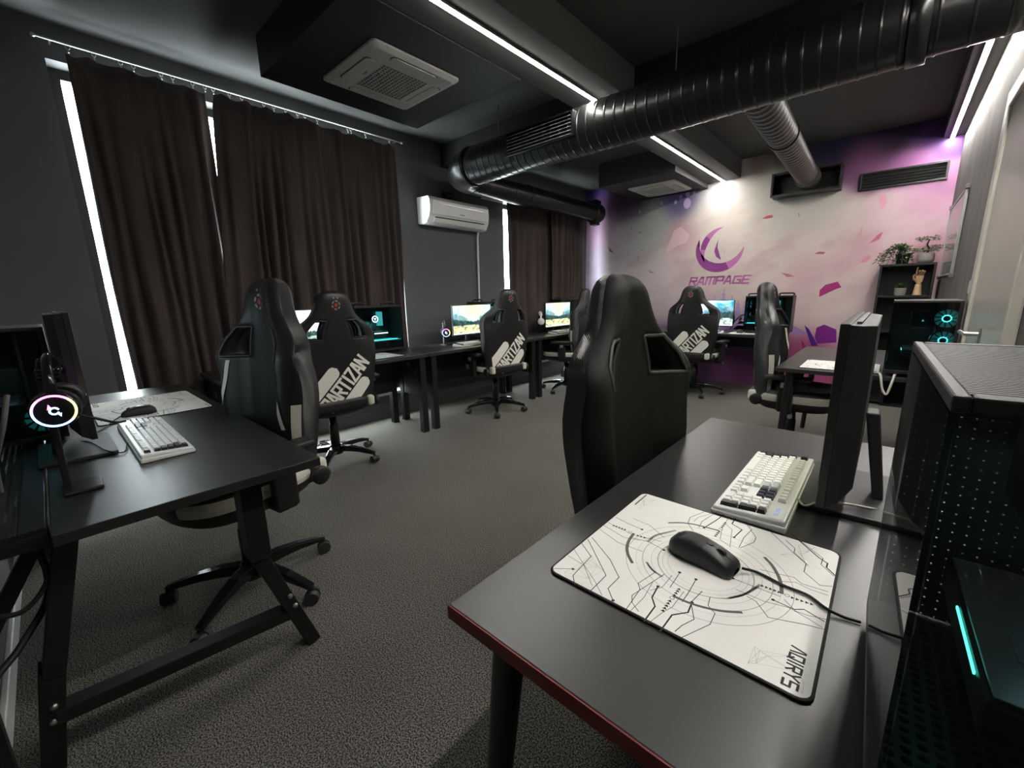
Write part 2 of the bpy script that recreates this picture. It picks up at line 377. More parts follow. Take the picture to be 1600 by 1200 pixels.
# beams, drops
ZB = 2.64
def beam(n, x0, x1, y0, y1, z0, label, m='ceiling_paint'):
    struct(MB().box(x0, x1, y0, y1, z0, ZC).build('trim_%d' % n, m, bevel=.004), label, 'ceiling beam')
beam(1, -2.0, -1.61, Y0, Y1, ZB, 'dark ceiling beam carrying the long middle light strip')
beam(2, -3.15, -2.0, 1.18, 2.37, 2.63, 'black ceiling drop around the nearer air conditioning cassette', 'black_paint')
beam(3, -2.98, -2.0, 5.05, Y1, 2.58, 'black ceiling drop around the cassette next to the mural', 'black_paint')
beam(4, 0.185, XR, Y0, Y1, 2.665, 'narrow soffit along the concrete wall with the light strip', 'black_paint')
beam(5, XL, -2.0, 3.2, 3.5, ZB, 'cross beam behind the duct on the curtain side', 'black_paint')
beam(6, -1.61, 0.185, 3.2, 3.5, ZB, 'cross beam behind the duct on the door side', 'black_paint')
# baseboards
for nm, a, m, lab in (('baseboard_near', (XL, XR - .0, Y0, Y0 + .018, 0, .075), 'white_paint', 'white baseboard below the left desk'),
                      ('baseboard_left', (XL, XL + .012, Y0 + .02, Y1, 0, .09), 'wall_paint', 'grey baseboard below the curtained windows'),
                      ('baseboard_right', (XR - .012, XR, 3.3, Y1 - .01, 0, .07), 'plastic_dark', 'dark baseboard of the concrete wall')):
    struct(MB().box(*a).build(nm, m, bevel=.004), lab, 'baseboard')
# light strips
def led(x, y0, y1, z, label, m='led_white'):
    t = thing('led_strip_light', label, 'light', (x, 0, z), group='ceiling light strips')
    MB().box(-.017, .017, y0, y1, -.012, 0).build('housing', 'metal_alu', t)
    MB().box(-.013, .013, y0 + .004, y1 - .004, -.0145, -.0122).build('diffuser', m, t)
led(-1.80, 1.45, Y1 - .012, ZB, 'long white LED strip along the middle beam')
led(0.25, 0.30, Y1 - .012, 2.665, 'long white LED strip on the soffit by the concrete wall', 'led_white_bright')
# door
d = struct(thing('door_1', None, None, (XR, 2.3, 0)), 'cream white door with a lever handle in the concrete wall', 'door')
MB().box(-.022, 0, 0, .90, .005, 2.06).build('door_leaf', 'door_white', d, bevel=.003)
MB().box(-.035, 0, .905, .995, 0, 2.15).box(-.035, 0, -.095, -.005, 0, 2.15).box(-.035, 0, -.005, .905, 2.065, 2.15).build('door_frame', 'door_white', d, bevel=.006)
h = MB().box(-.030, -.022, .44, .475, .99, 1.06).build('handle_plate', 'metal_steel', d, bevel=.004)
MB().cyl((-.03, .4575, 1.03), (-.075, .4575, 1.03), .009).tube([(-.075, .452, 1.03), (-.075, .59, 1.03)], .009, 12).build('handle_lever', 'metal_steel', h)
# white thermostat on the wall beside the door
t = thing('wall_thermostat', 'small round white thermostat beside the door frame', 'thermostat', (XR, 3.38, 1.235))
MB().lathe([(0, -.03), (.035, -.03), (.042, -.022), (.044, 0), (0, 0)], 24, axis='x').build('dial', 'plastic_white', t)
MB().box(-.012, 0, -.045, .045, -.075, -.03).build('backplate', 'plastic_white', t, bevel=.004)

# ================================================================= mural
def mural():
    root = thing('mural', 'pink and lilac printed mural with blowing petals and purple logo', 'mural', (0, Y1, 0))
    zt = 2.70
    def wp(u, v): p = on_y(u, v, Y1); return (p.x, p.z)
    NX, NZ = 240, 160
    xs = np.linspace(XL + .002, XR - .002, NX); zs = np.linspace(0.0, ZC - .002, NZ)
    X, Z = np.meshgrid(xs, zs)
    base = np.zeros(X.shape + (3,)); wsum = np.zeros(X.shape)
    blobs = [((1150, 350), 60, (236, 226, 216)), ((1130, 420), 60, (234, 218, 210)), ((1125, 300), 22, (240, 236, 240)), ((1060, 306), 26, (105, 95, 150)), ((985, 318), 26, (95, 70, 105)), ((925, 300), 18, (80, 60, 150)), ((940, 325), 16, (150, 110, 165)),
             ((1015, 350), 26, (196, 202, 198)), ((985, 380), 30, (206, 205, 210)), ((932, 360), 22, (240, 196, 232)), ((925, 420), 22, (222, 205, 232)), ((975, 430), 30, (220, 208, 216)), ((1030, 440), 35, (228, 210, 212)),
             ((1065, 372), 20, (216, 168, 180)), ((1210, 320), 40, (206, 206, 196)), ((1200, 400), 45, (232, 214, 208)), ((1260, 330), 35, (224, 214, 206)), ((1300, 380), 35, (228, 210, 206)), ((1345, 385), 25, (222, 180, 188)), ((1310, 410), 22, (220, 176, 186)), ((1260, 425), 25, (226, 186, 192)),
             ((1400, 350), 35, (228, 196, 204)), ((1440, 320), 25, (222, 170, 200)), ((1470, 280), 25, (190, 128, 176)), ((1488, 228), 18, (96, 54, 120)), ((1420, 255), 25, (176, 110, 170)), ((1350, 250), 30, (150, 92, 140)), ((1300, 230), 40, (46, 38, 78)), ((1390, 205), 45, (40, 22, 60)), ((1450, 210), 22, (80, 40, 110)), ((1240, 210), 40, (60, 52, 60)), ((1190, 258), 14, (150, 130, 128)), ((1230, 252), 14, (120, 108, 112)),
             ((1430, 400), 30, (222, 172, 190)), ((1360, 440), 35, (228, 200, 202)), ((1300, 470), 40, (236, 216, 210)), ((1230, 470), 40, (234, 204, 206)), ((1100, 480), 35, (226, 190, 204)), ((950, 480), 35, (214, 196, 216)), ((1180, 500), 25, (190, 160, 190)), ((1320, 510), 30, (226, 200, 208)),
             ((1100, 560), 50, (120, 74, 126)), ((1180, 560), 40, (110, 60, 110)), ((960, 560), 50, (130, 90, 140)), ((1150, 590), 40, (150, 80, 140)), ((1270, 580), 50, (190, 90, 140)), ((1400, 600), 60, (150, 60, 110))]
    for (u, v), r, c in blobs:  # print tones, with some of the room light left in the colours
        cx, cz = wp(u, v); e = wp(u + r, v); rr = abs(e[0] - cx) * 0.9
        wgt = np.exp(-(((X - cx) / rr) ** 2 + ((Z - cz) / rr) ** 2) * 0.9) + 1e-7
        lin = np.array([(q / 255) ** 2.2 for q in c])
        base += wgt[..., None] * lin; wsum += wgt
    colr = base / wsum[..., None]
    nz = np.array([[mnoise.fractal(Vector((a * 1.6 + b * .5, b * 2.6 - a * .9, 3.1)), 0.9, 2.1, 5) for a in xs] for b in zs])
    n2 = np.array([[mnoise.fractal(Vector((a * 2.2 + b * .8, b * 4.0 - a * 1.6, 9.7)), 0.8, 2.0, 4) for a in xs] for b in zs])
    colr *= (1 + 0.10 * nz)[..., None]
    pk = np.clip(n2 * 0.5, 0, 0.35)[..., None] * np.exp(-((Z - 1.75) / .7) ** 2)[..., None]
    colr = colr * (1 - pk) + pk * np.array([.55, .28, .36])
    colr = np.clip(colr * 0.76, 0.004, 0.9)
    vs = [(a, -.006, b) for b in zs for a in xs]
    fs = [(j * NX + i, j * NX + i + 1, (j + 1) * NX + i + 1, (j + 1) * NX + i) for j in range(NZ - 1) for i in range(NX - 1)]
    # real thickness: rim back to the wall
    o = len(vs)
    rim = [(xs[0], 0, zs[0]), (xs[-1], 0, zs[0]), (xs[-1], 0, zs[-1]), (xs[0], 0, zs[-1])]
    k4 = [0, NX - 1, NZ * NX - 1, (NZ - 1) * NX]
    fs2 = fs + [(k4[i], o + i, o + (i + 1) % 4, k4[(i + 1) % 4]) for i in range(4)]
    me = bpy.data.meshes.new('mural_sheet'); me.from_pydata(vs + rim, [], fs2)
    ca = me.color_attributes.new('Col', 'FLOAT_COLOR', 'POINT')
    arr = np.ones((len(vs) + 4, 4), 'f'); arr[:len(vs), :3] = colr.reshape(-1, 3); arr[len(vs):, :3] = .3
    ca.data.foreach_set('color', arr.ravel()); me.materials.append(MATS['mural_print'])
    ob = bpy.data.objects.new('printed_sheet', me); COL.objects.link(ob); ob.parent = root
    layer = [0]
    def fn(a, b): return (a, -.0072 - layer[0] * .0004, b)
    def decal(name, polys, col, lay=0):
        m = mat('mural_ink_%02x%02x%02x' % col, tuple((q / 255) ** 2.2 for q in col), 0.55)
        layer[0] = lay; mb = MB()
        for p in polys: mb.flat(p, fn)
        return mb.build(name, m.name, root)
    def pp(*pts): return [wp(*q) for q in pts]
    petals = [([(1280, 464), (1281, 453), (1290, 445), (1305, 441), (1309, 440), (1315, 449), (1308, 451), (1295, 457)], (158, 40, 112)),
              ([(1190, 342), (1199, 337), (1207, 336), (1208, 340), (1198, 342)], (186, 90, 104)), ([(1272, 397), (1280, 393), (1290, 394), (1287, 397)], (168, 92, 110)),
              ([(1221, 426), (1232, 428), (1242, 432), (1230, 433)], (190, 110, 124)), ([(1358, 381), (1371, 367), (1380, 362), (1374, 374)], (182, 100, 124)),
              ([(1373, 306), (1384, 304), (1387, 315), (1378, 328), (1375, 318)], (212, 150, 172)), ([(1342, 410), (1358, 398), (1361, 403), (1352, 410)], (204, 136, 150)),
              ([(1343, 364), (1348, 353), (1346, 366), (1338, 372)], (196, 140, 150)), ([(1276, 512), (1288, 507), (1307, 515), (1307, 535), (1277, 537), (1273, 527)], (120, 26, 130)),
              ([(1257, 508), (1264, 514), (1278, 540), (1268, 541)], (76, 22, 128)), ([(1252, 530), (1262, 545), (1264, 562), (1256, 566)], (140, 30, 100)),
              ([(1039, 398), (1046, 378), (1054, 360), (1064, 354), (1078, 368), (1072, 380), (1058, 384)], (214, 182, 186)),
              ([(951, 386), (956, 391), (960, 396), (953, 393)], (150, 80, 110)), ([(1012, 422), (1018, 424), (1024, 428), (1016, 426)], (150, 140, 145)),
              ([(998, 362), (1004, 362), (1002, 365), (997, 365)], (150, 150, 155)), ([(1000, 389), (1006, 391), (1010, 394), (1003, 392)], (150, 150, 155)), ([(980, 390), (984, 396), (985, 402), (981, 397)], (170, 160, 170)), ([(986, 354), (988, 356), (987, 360)], (130, 130, 135)),
              ([(995, 395), (1000, 405), (998, 408)], (165, 150, 160)), ([(1248, 332), (1250, 336), (1248, 339)], (130, 130, 125)), ([(1392, 296), (1404, 294), (1398, 300)], (206, 150, 176)), ([(1130, 395), (1134, 390), (1132, 396)], (190, 160, 170))]
    for p, c in petals: decal('petal', [pp(*p)], c, 1)
    for cu, cv, h in ((1117, 462, 40), (1132, 452, 50), (1144, 462, 40), (1154, 470, 34), (1166, 466, 40), (1172, 474, 30), (1107, 474, 26)):
        cx, cz = wp(cu, cv); hh = h / 105; poly = []
        for s in (1, -1):
            side = []
            for k in range(7):
                side += [(cx + s * (.012 + .012 * k), cz - hh * k / 7), (cx + s * (.006 + .008 * k), cz - hh * (k + .55) / 7)]
            poly += side if s == 1 else side[::-1]
        decal('spruce_silhouette', [poly], (176, 150, 196), 2)
    for cu, cv, w_, h in ((1195, 490, 60, 30), (1145, 498, 50, 24)):
        cx, cz = wp(cu, cv); decal('hill_silhouette', [[(cx - .4, cz - .25), (cx - .15, cz - .02), (cx, cz + .08), (cx + .2, cz - .06), (cx + .5, cz - .25)]], (166, 128, 186), 1)
    for cu, cv, r in ((1075, 303, 3), (1064, 308, 2), (1085, 300, 2.4), (1056, 316, 2), (1000, 331, 1.6), (1074, 318, 5), (1034, 318, 2)):
        cx, cz = wp(cu, cv); r /= 100
        decal('light_speck', [[(cx + r * math.cos(a), cz + 1.4 * r * math.sin(a)) for a in np.linspace(0, 2 * pi, 10)[:-1]]], (190, 165, 205) if cu < 1300 else (170, 110, 160), 1)
    # logo: crescent swoosh, inner crescent and flame, then the word
    m1 = mat('logo_purple', (0.27, 0.045, 0.25), .5); m2 = mat('logo_pink', (0.52, 0.16, 0.42), .5)
    layer[0] = 4
    cx, cz = wp(1124, 389)
    def cres(cx, cz, R, a0, a1, wmax, n=36, off=(0, 0), pw=.8):
        o, i = [], []
        for k in range(n + 1):
            t = k / n; a = rad(a0 + (a1 - a0) * t); ww = wmax * math.sin(pi * t) ** pw
            o.append((cx + R * math.cos(a), cz + R * math.sin(a))); i.append((cx + off[0] + (R - ww) * math.cos(a), cz + off[1] + (R - ww) * math.sin(a)))
        return o, i
    lg = MB()
    R = 0.30
    for (c0, r_, a0, a1, wm, pw) in (((cx, cz), R, 152, 362, .118, .8), ((cx + .025, cz + .01), R * .88, 88, 222, .078, .9)):
        o_, i_ = cres(c0[0], c0[1], r_, a0, a1, wm, pw=pw)
        for k in range(len(o_) - 1): lg.flat([o_[k], o_[k + 1], i_[k + 1], i_[k]], fn, 1 if k > 24 or (r_ < R and k < 14) else 0)
    lg.flat([(cx - .06, cz - .02), (cx - .03, cz + .09), (cx - .02, cz + .13), (cx - .022, cz + .02), (cx + .035, cz - .145), (cx - .03, cz - .10)], fn, 0)
    lg.flat([(cx - .285, cz + .03), (cx - .262, cz + .145), (cx - .25, cz + .06)], fn, 0)
    lg.build('logo_emblem', ['logo_purple', 'logo_pink'], root)
    wd = MB(); layer[0] = 4
    a = wp(1076, 447); b = wp(1178, 445); hgt = .125; n = 7
    lw = (b[0] - a[0] - .04) / 7.25 * .74; gap = (b[0] - a[0] - .04) / 7.25 * .26
    for off, w_, mi in (((0, 0), .0225, 0),):
        letters(wd, 'RAMPAGE', a[0] + .01, a[1] + .015, lw, hgt - .03, gap, w_, fn, slant=.25, mi=mi)
    wd.build('lettering', 'logo_pink', root)
mural()

# ================================================================= ducts
def ribbed(x0, x1, r, step, rib=.0035):
    prof = [(0, x0), (r, x0)]; x = x0 + step * .5
    while x < x1 - step * .3:
        prof += [(r, x - .009), (r, x - .007), (r + rib, x - .003), (r + rib, x + .003), (r, x + .007), (r, x + .009)] if step > .02 else []; x += step
    return prof + [(r, x1), (0, x1)]
DY, DZ, DR = 2.95, 2.44, 0.16
t = thing('ventilation_duct', 'large black spiral duct crossing the room under the beams', 'duct', (0, DY, DZ))
MB().lathe(ribbed(-3.08, -0.09, DR, .075), 40, axis='x').build('spiral_pipe', 'duct_black', t)
MB().lathe(ribbed(-0.05, XR, DR - .012, .11), 40, axis='x').build('end_pipe', 'duct_black', t)
MB().lathe([(DR - .012, -.09), (DR + .012, -.09), (DR + .012, -.02), (DR - .012, -.02)], 40, axis='x').build('collar', 'duct_black', t)
pth = bez([(-3.08, 0, 0), (-3.22, .02, 0), (-3.36, .10, -.01), (-3.42, .24, -.02)], 6)
MB().tube(pth, [DR + .004 - (.035 * i / (len(pth) - 1)) for i in range(len(pth))], 36).build('elbow', 'duct_black', t)
for sx in (-3.08, -3.30):
    pass
MB().lathe([(DR, -3.12), (DR + .012, -3.12), (DR + .012, -3.08), (DR, -3.08)], 40, axis='x').build('elbow_collar', 'duct_black', t)
g = MB().box(-2.52, -1.86, -.178, -.10, -.075, -.065).box(-2.52, -1.86, -.178, -.10, .085, .095).box(-2.52, -2.505, -.178, -.10, -.065, .085).box(-1.875, -1.86, -.178, -.10, -.065, .085).build('grille_frame', 'duct_black', t)
for k in range(6):
    MB().add([(-2.505, -.176, -.06 + k * .0245), (-1.875, -.176, -.06 + k * .0245), (-1.875, -.155, -.050 + k * .0245), (-2.505, -.155, -.050 + k * .0245),
              (-2.505, -.176, -.057 + k * .0245), (-1.875, -.176, -.057 + k * .0245), (-1.875, -.155, -.047 + k * .0245), (-2.505, -.155, -.047 + k * .0245)],
             [(0, 1, 2, 3), (7, 6, 5, 4), (0, 4, 5, 1), (2, 6, 7, 3), (1, 5, 6, 2), (0, 3, 7, 4)]).build('grille_slat', 'plastic_grey', g)
for hx in (-2.75, -1.2):
    MB().cyl((hx, 0, DR), (hx, 0, ZC - DZ), .004, n=8).build('hanger_rod', 'metal_steel', t)
t = thing('ventilation_duct', 'narrower black spiral duct running to the mural above the curtain', 'duct', (-3.42, 0, 2.41))
MB().lathe(ribbed(DY + .26, 5.62, .115, .03, .003), 32, axis='y').build('spiral_pipe', 'duct_black', t)
MB().lathe([(0, 5.60), (.128, 5.60), (.134, 5.63), (.134, 5.78), (.12, 5.80), (0, 5.80)], 32, axis='y').build('end_cap', 'plastic_black', t)
MB().box(-.05, .05, 5.64, 5.76, -.17, -.125).box(-.06, .06, 5.62, 5.78, .125, .17).build('clamp', 'plastic_black', t, bevel=.006)
MB().cyl((0, 5.66, .17), (0, 5.66, ZC - 2.41), .004, n=8).build('hanger_rod', 'metal_steel', t)
MB().lathe([(.115, 4.1), (.124, 4.1), (.124, 4.14), (.115, 4.14)], 32, axis='y').build('collar', 'duct_black', t)
t = thing('ventilation_duct', 'grey flexible branch duct from the black duct to the mural box', 'duct', (0, 0, 0))
path = [Vector((-.755 - .11 * k / 40, DY + .10 + (6.02 - DY - .10) * k / 40, 2.41 + .06 * k / 40)) for k in range(41)]
pts, rs = [], []
N = 34
for k in range(N):
    f0 = k / N
    for df, rr in ((0, .096), (.6, .097), (.72, .105), (.85, .105)):
        f = (f0 + df / N); pts.append(path[0].lerp(path[-1], f)); rs.append(rr)
MB().tube(pts, rs, 28).build('flexible_hose', 'duct_grey', t)
MB().cyl(path[0].lerp(path[-1], .36), path[0].lerp(path[-1], .37), .112, n=28).build('band_clamp', 'plastic_black', t)
MB().cyl(path[0].lerp(path[-1], .93), path[-1], .118, n=28).build('collar', 'duct_grey', t)
t = thing('ventilation_box', 'black sheet metal box on the mural where the branch duct ends', 'duct box', (-.89, Y1 - .006, 2.44))
b = MB(); b.box(-.325, .325, -.20, 0, -.125, -.105).box(-.325, .325, -.20, 0, .105, .125).box(-.325, -.305, -.20, 0, -.105, .105).box(.305, .325, -.20, 0, -.105, .105).box(-.305, .305, -.02, 0, -.105, .105)
b.build('housing', 'plastic_black', t); MB().box(-.33, .33, -.215, -.20, -.13, -.112).box(-.33, .33, -.215, -.20, .112, .13).box(-.33, -.312, -.215, -.20, -.112, .112).box(.312, .33, -.215, -.20, -.112, .112).build('rim', 'plastic_dark', t)
t = thing('wall_vent', 'long black slotted vent grille on the mural near the corner', 'vent', (-.075, Y1 - .006, 2.365))
MB().box(-.34, .34, -.02, 0, -.088, -.070).box(-.34, .34, -.02, 0, .070, .088).box(-.34, -.322, -.02, 0, -.07, .07).box(.322, .34, -.02, 0, -.07, .07)\
    .build('vent_frame', 'key_black', t, bevel=.002)
MB().box(-.322, .322, -.004, 0, -.07, .07).build('backing', 'vent_black', t)
for k in range(5):
    MB().bar((-.322, -.012, -.056 + k * .028), (.322, -.012, -.056 + k * .028), .012, .003).build('slat', 'vent_black', t)

# ================================================================= air conditioners
def cassette(loc, sz, label):
    t = thing('ceiling_cassette', label, 'air conditioner', loc, group='ceiling air conditioning cassettes')
    h = sz / 2; i = h * .52
    p = MB(); ring = []
    for (r, z) in ((h, 0), (h, -.012), (h * .90, -.026), (i, -.030)):
        q = rrect(-r, r, -r, r, .03 if r > i else .012, 4); ring.append([(a, b_, z) for a, b_ in q])
    n = len(ring[0]); vs = [v for rg in ring for v in rg]
    p.add(vs, [(j * n + k, j * n + (k + 1) % n, (j + 1) * n + (k + 1) % n, (j + 1) * n + k) for j in range(3) for k in range(n)])
    p.build('panel_frame', 'panel_white', t)
    MB().box(-i, i, -i, i, -.026, -.022).build('filter', 'key_black', t)
    g = MB(); m = 13
    for k in range(m + 1):
        a = -i + 2 * i * k / m; g.box(a - .0032, a + .0032, -i, i, -.032, -.027).box(-i, i, a - .0032, a + .0032, -.0322, -.0272)
    tag(g.build('intake_grille', 'panel_white', t), None, None, kind='stuff')
    for s in range(4):
        R = Matrix.Rotation(s * pi / 2, 3, 'Z')
        q = rrect(-i * .98, i * .98, h * .66, h * .86, h * .07, 5)
        mb = MB().prism(q, lambda a, b_, d_: tuple(R @ Vector((a, b_, -.0265 - d_))), .006); mb.build('louvre', 'panel_white', t, bevel=.002)
        q2 = rrect(-i * 1.02, i * 1.02, h * .64, h * .88, h * .08, 5)
        MB().prism(q2, lambda a, b_, d_: tuple(R @ Vector((a, b_, -.0235 - d_))), .004).build('louvre_gap', 'plastic_dark', t)
    MB().box(-.02, .02, -i - .03, -i - .02, -.0315, -.029).build('badge', 'plastic_grey', t)
cassette((-2.58, 1.765, 2.63), .625, 'square white ceiling air conditioner nearest the window')
cassette((-2.44, 5.685, 2.58), .615, 'square white ceiling air conditioner beside the mural')
t = thing('wall_air_conditioner', 'white split air conditioner mounted between the curtains', 'air conditioner', (XL, 3.29, 2.14))
prof = [(0, -.13), (.10, -.14), (.15, -.125), (.195, -.06), (.21, .02), (.205, .10), (.18, .135), (0, .14)]
mb = MB(); vs = [(a, s * (.445 - (.012 if a > .17 else 0)), z) for s in (-1, 1) for a, z in prof]; n = len(prof)
mb.add(vs, [tuple(range(n)), tuple(range(2 * n - 1, n - 1, -1))] + [(k, (k + 1) % n, n + (k + 1) % n, n + k) for k in range(n)])
mb.build('casing', 'plastic_white', t, bevel=.012, seg=3)
MB().add([(.213, -.40, -.045), (.213, .40, -.045), (.219, .40, .095), (.219, -.40, .095), (.205, -.40, -.045), (.205, .40, -.045), (.205, .40, .10), (.205, -.40, .10)], [(0, 1, 2, 3), (7, 6, 5, 4), (0, 4, 5, 1), (1, 5, 6, 2), (2, 6, 7, 3), (3, 7, 4, 0)]).build('front_panel', 'plastic_white', t, bevel=.004)
MB().add([(.158, -.36, -.117), (.158, .36, -.117), (.196, .36, -.066), (.196, -.36, -.066)], [(0, 1, 2, 3)]).build('outlet', 'key_black', t)
MB().bar((.185, -.37, -.098), (.185, .37, -.098), .05, .006, up=(.75, 0, -.6)).build('louvre', 'plastic_white', t)
MB().bar((.221, -.30, .066), (.221, .34, .058), .002, .006).build('trim_line', 'metal_steel', t); MB().box(.219, .221, -.03, .03, -.02, -.012).build('badge', 'plastic_grey', t)
MB().tube([(.05, .40, -.13), (.03, .40, -.2), (.02, .40, -1.05)], .012, 10).build('drain_pipe', 'plastic_white', t)
t = thing('cable_trunking', 'thin white cable trunking on the wall beside the far window', 'cable trunking', (XL, 0, 0))
MB().box(.001, .022, 3.80, 4.17, 2.405, 2.425).build('channel', 'plastic_white', t)
t = thing('security_camera', 'small black dome camera above the white wall air conditioner', 'camera', (XL + .001, 3.24, 2.34))
MB().box(0, .02, -.05, .05, -.04, .05).build('mount', 'plastic_black', t, bevel=.004); MB().lathe([(0, .10), (.03, .095), (.04, .07), (.04, .015), (0, .015)], 20, axis='x').build('lens_body', 'gloss_black', t)

# ================================================================= curtains
def curtain(y0, y1, ztop, zbot, x, folds, seed, label, tie=0.0):
    r_ = random.Random(seed); nY, nZ = folds * 10, 26
    ph = [r_.uniform(-.9, .9) for _ in range(folds + 2)]; am = [r_.uniform(.3, 1.35) for _ in range(folds + 2)]
    def off(u, v):
        k = folds * min(1, max(0, u + .035 * math.sin(2 * pi * u * 1.7 + seed) * math.sin(pi * u) + .02 * math.sin(2 * pi * u * 4.3 + 2 * seed) * math.sin(pi * u))); i = int(min(k, folds - 1)); f = k - i
        a = am[i] * (1 - f) + am[i + 1] * f; p = ph[i] * (1 - f) + ph[i + 1] * f
        amp = .004 + .030 * min(1, max(0, (.97 - v) * 3.0))
        return amp * a * math.sin(2 * pi * k + p + .6 * math.sin(3 * v + p)) + .008 * math.sin(5 * k + 9 * v + p)
    vs = []
    for j in range(nZ + 1):
        v = j / nZ
        for i in range(nY + 1):
            u = i / nY; sag = .022 * abs(math.sin(pi * u * folds * .55 + seed)) * max(0, (v - .93) / .07)
            yy = y0 + (y1 - y0) * u - tie * (1 - u) * (1 - v) ** .7 + .012 * math.sin(7 * v + 3 * u * folds + seed) * (1 - v)
            vs.append((x + off(u, v), yy, zbot + (ztop - zbot) * v - sag + .012 * math.sin(9 * u + seed) * (1 - v)))
    n = nY + 1
    fs = [(j * n + i, j * n + i + 1, (j + 1) * n + i + 1, (j + 1) * n + i) for j in range(nZ) for i in range(nY)]
    mb = MB(); mb.add(vs, fs, 0, True); o = mb.build('curtain', 'fabric_curtain', None)
    sd = o.modifiers.new('solid', 'SOLIDIFY'); sd.thickness = .003
    return tag(o, label, 'curtain', 'brown curtains')
CX = XL + .075
curtain(.352, 1.035, 2.705, .34, CX, 8, 1, 'dark brown curtain nearest the bright window gap')
curtain(1.075, 1.80, 2.70, .34, CX + .040, 9, 2, 'dark brown curtain in the middle of the wide window', .16)
curtain(1.79, 2.575, 2.70, .34, CX, 8, 3, 'dark brown curtain ending beside the wall air conditioner')
curtain(4.205, 5.30, 2.50, .36, CX - .025, 7, 5, 'reddish brown curtain beside the bright slit of the far window')
curtain(5.08, 5.92, 2.50, .36, CX + .022, 7, 6, 'reddish brown curtain next to the mural')
t = thing('curtain_rail', 'thin metal curtain rail with small rings above the wide window', 'curtain rail', (CX, 0, 2.742))
MB().cyl((0, .235, 0), (0, 2.66, 0), .006, n=10).build('rod', 'metal_steel', t)
for y in (.235, 2.66): MB().lathe([(0, -.012), (.011, -.006), (.011, .006), (0, .012)], 12, (0, y, 0), 'y').build('finial', 'metal_steel', t)
for k, y in enumerate((.37, .48, .60, .66, .80, .86, .97, 1.04, 1.09, 1.19, 1.27, 1.42, 1.49, 1.58, 1.67, 1.73, 1.83, 2.10, 2.13, 2.27, 2.52)):
    MB().tube([(0, y + .01 * math.cos(a), -.012 + .014 * math.sin(a)) for a in np.linspace(0, 2 * pi, 11)[:-1]], .0022, 6, closed=True).box(-.002, .002, y - .003, y + .003, -.044, -.024).build('ring', 'metal_steel', t)
for y in (.30, 2.60): MB().bar((0, y, 0), (-.07, y, 0), .008, .008).build('bracket', 'metal_steel', t)
t = thing('curtain_rail', 'thin metal curtain rail above the far window, mostly behind the duct', 'curtain rail', (CX - .015, 0, 2.53))
MB().cyl((0, 4.2, 0), (0, 6.08, 0), .006, n=10).build('rod', 'metal_steel', t)
for y in (4.25, 6.03): MB().bar((0, y, 0), (-.058, y, 0), .008, .008).build('bracket', 'metal_steel', t)
# ================================================================= gaming chair (faces local +Y)
HW = [(.44, .225), (.50, .240), (.62, .262), (.78, .284), (.93, .292), (1.01, .286), (1.05, .262), (1.085, .212), (1.12, .165), (1.16, .138), (1.22, .120), (1.262, .104), (1.284, .085), (1.297, .058), (1.302, .033)]
def interp(tab, z):
    if z <= tab[0][0]: return tab[0][1]
    for (a, b), (c, d_) in zip(tab, tab[1:]):
        if z <= c:
            t = (z - a) / (c - a); return b + (d_ - b) * t
    return tab[-1][1]
def hw(z):  # smoothed half width
    return sum(interp(HW, z + q) for q in (-.02, -.01, 0, .01, .02)) / 5 if z < 1.27 else interp(HW, z)
def _shape(x, z):
    u = min(1, abs(x) / max(.02, hw(z)))
    cap = math.sqrt(max(0.0, 1 - ((z - 1.238) / .064) ** 2)) if z > 1.238 else 1.0
    er = .42 + .58 * (1 - u ** 6)
    wing = math.exp(-((z - .99) / .09) ** 2) * max(0, (u - .35) / .65)
    yc = -.175 - (z - .44) * .085 + .030 * wing
    return u, cap, er, wing, yc
def rear_y(x, z):
    u, cap, er, wing, yc = _shape(x, z)
    return yc - cap * er * (.042 + .014 * (1 - u * u))
def front_y(x, z):
    u, cap, er, wing, yc = _shape(x, z)
    bol = .085 * min(1, max(0, (u - .45) / .3)) * math.exp(-((z - .78) / .30) ** 2)
    return yc + cap * er * (.045 + .012 * min(1, max(0, (z - 1.05) / .1)) + bol + .03 * wing - .012 * math.exp(-(u / .3) ** 2))
US = [-1, -.97, -.92, -.86, -.80, -.74, -.64, -.54, -.45, -.36, -.24, -.12, 0, .12, .24, .36, .45, .54, .64, .74, .80, .86, .92, .97, 1]
ZS = [.44, .445, .46, .49, .53, .58, .63, .68, .73, .78, .83, .88, .93, .955, .972, .99, 1.01, 1.035, 1.06, 1.08, 1.10, 1.12, 1.14, 1.165, 1.19, 1.215, 1.24, 1.255, 1.268, 1.28, 1.289, 1.296, 1.300, 1.302]
def hole(u, z): return .36 <= abs(u) <= .74 and .972 <= z <= 1.10
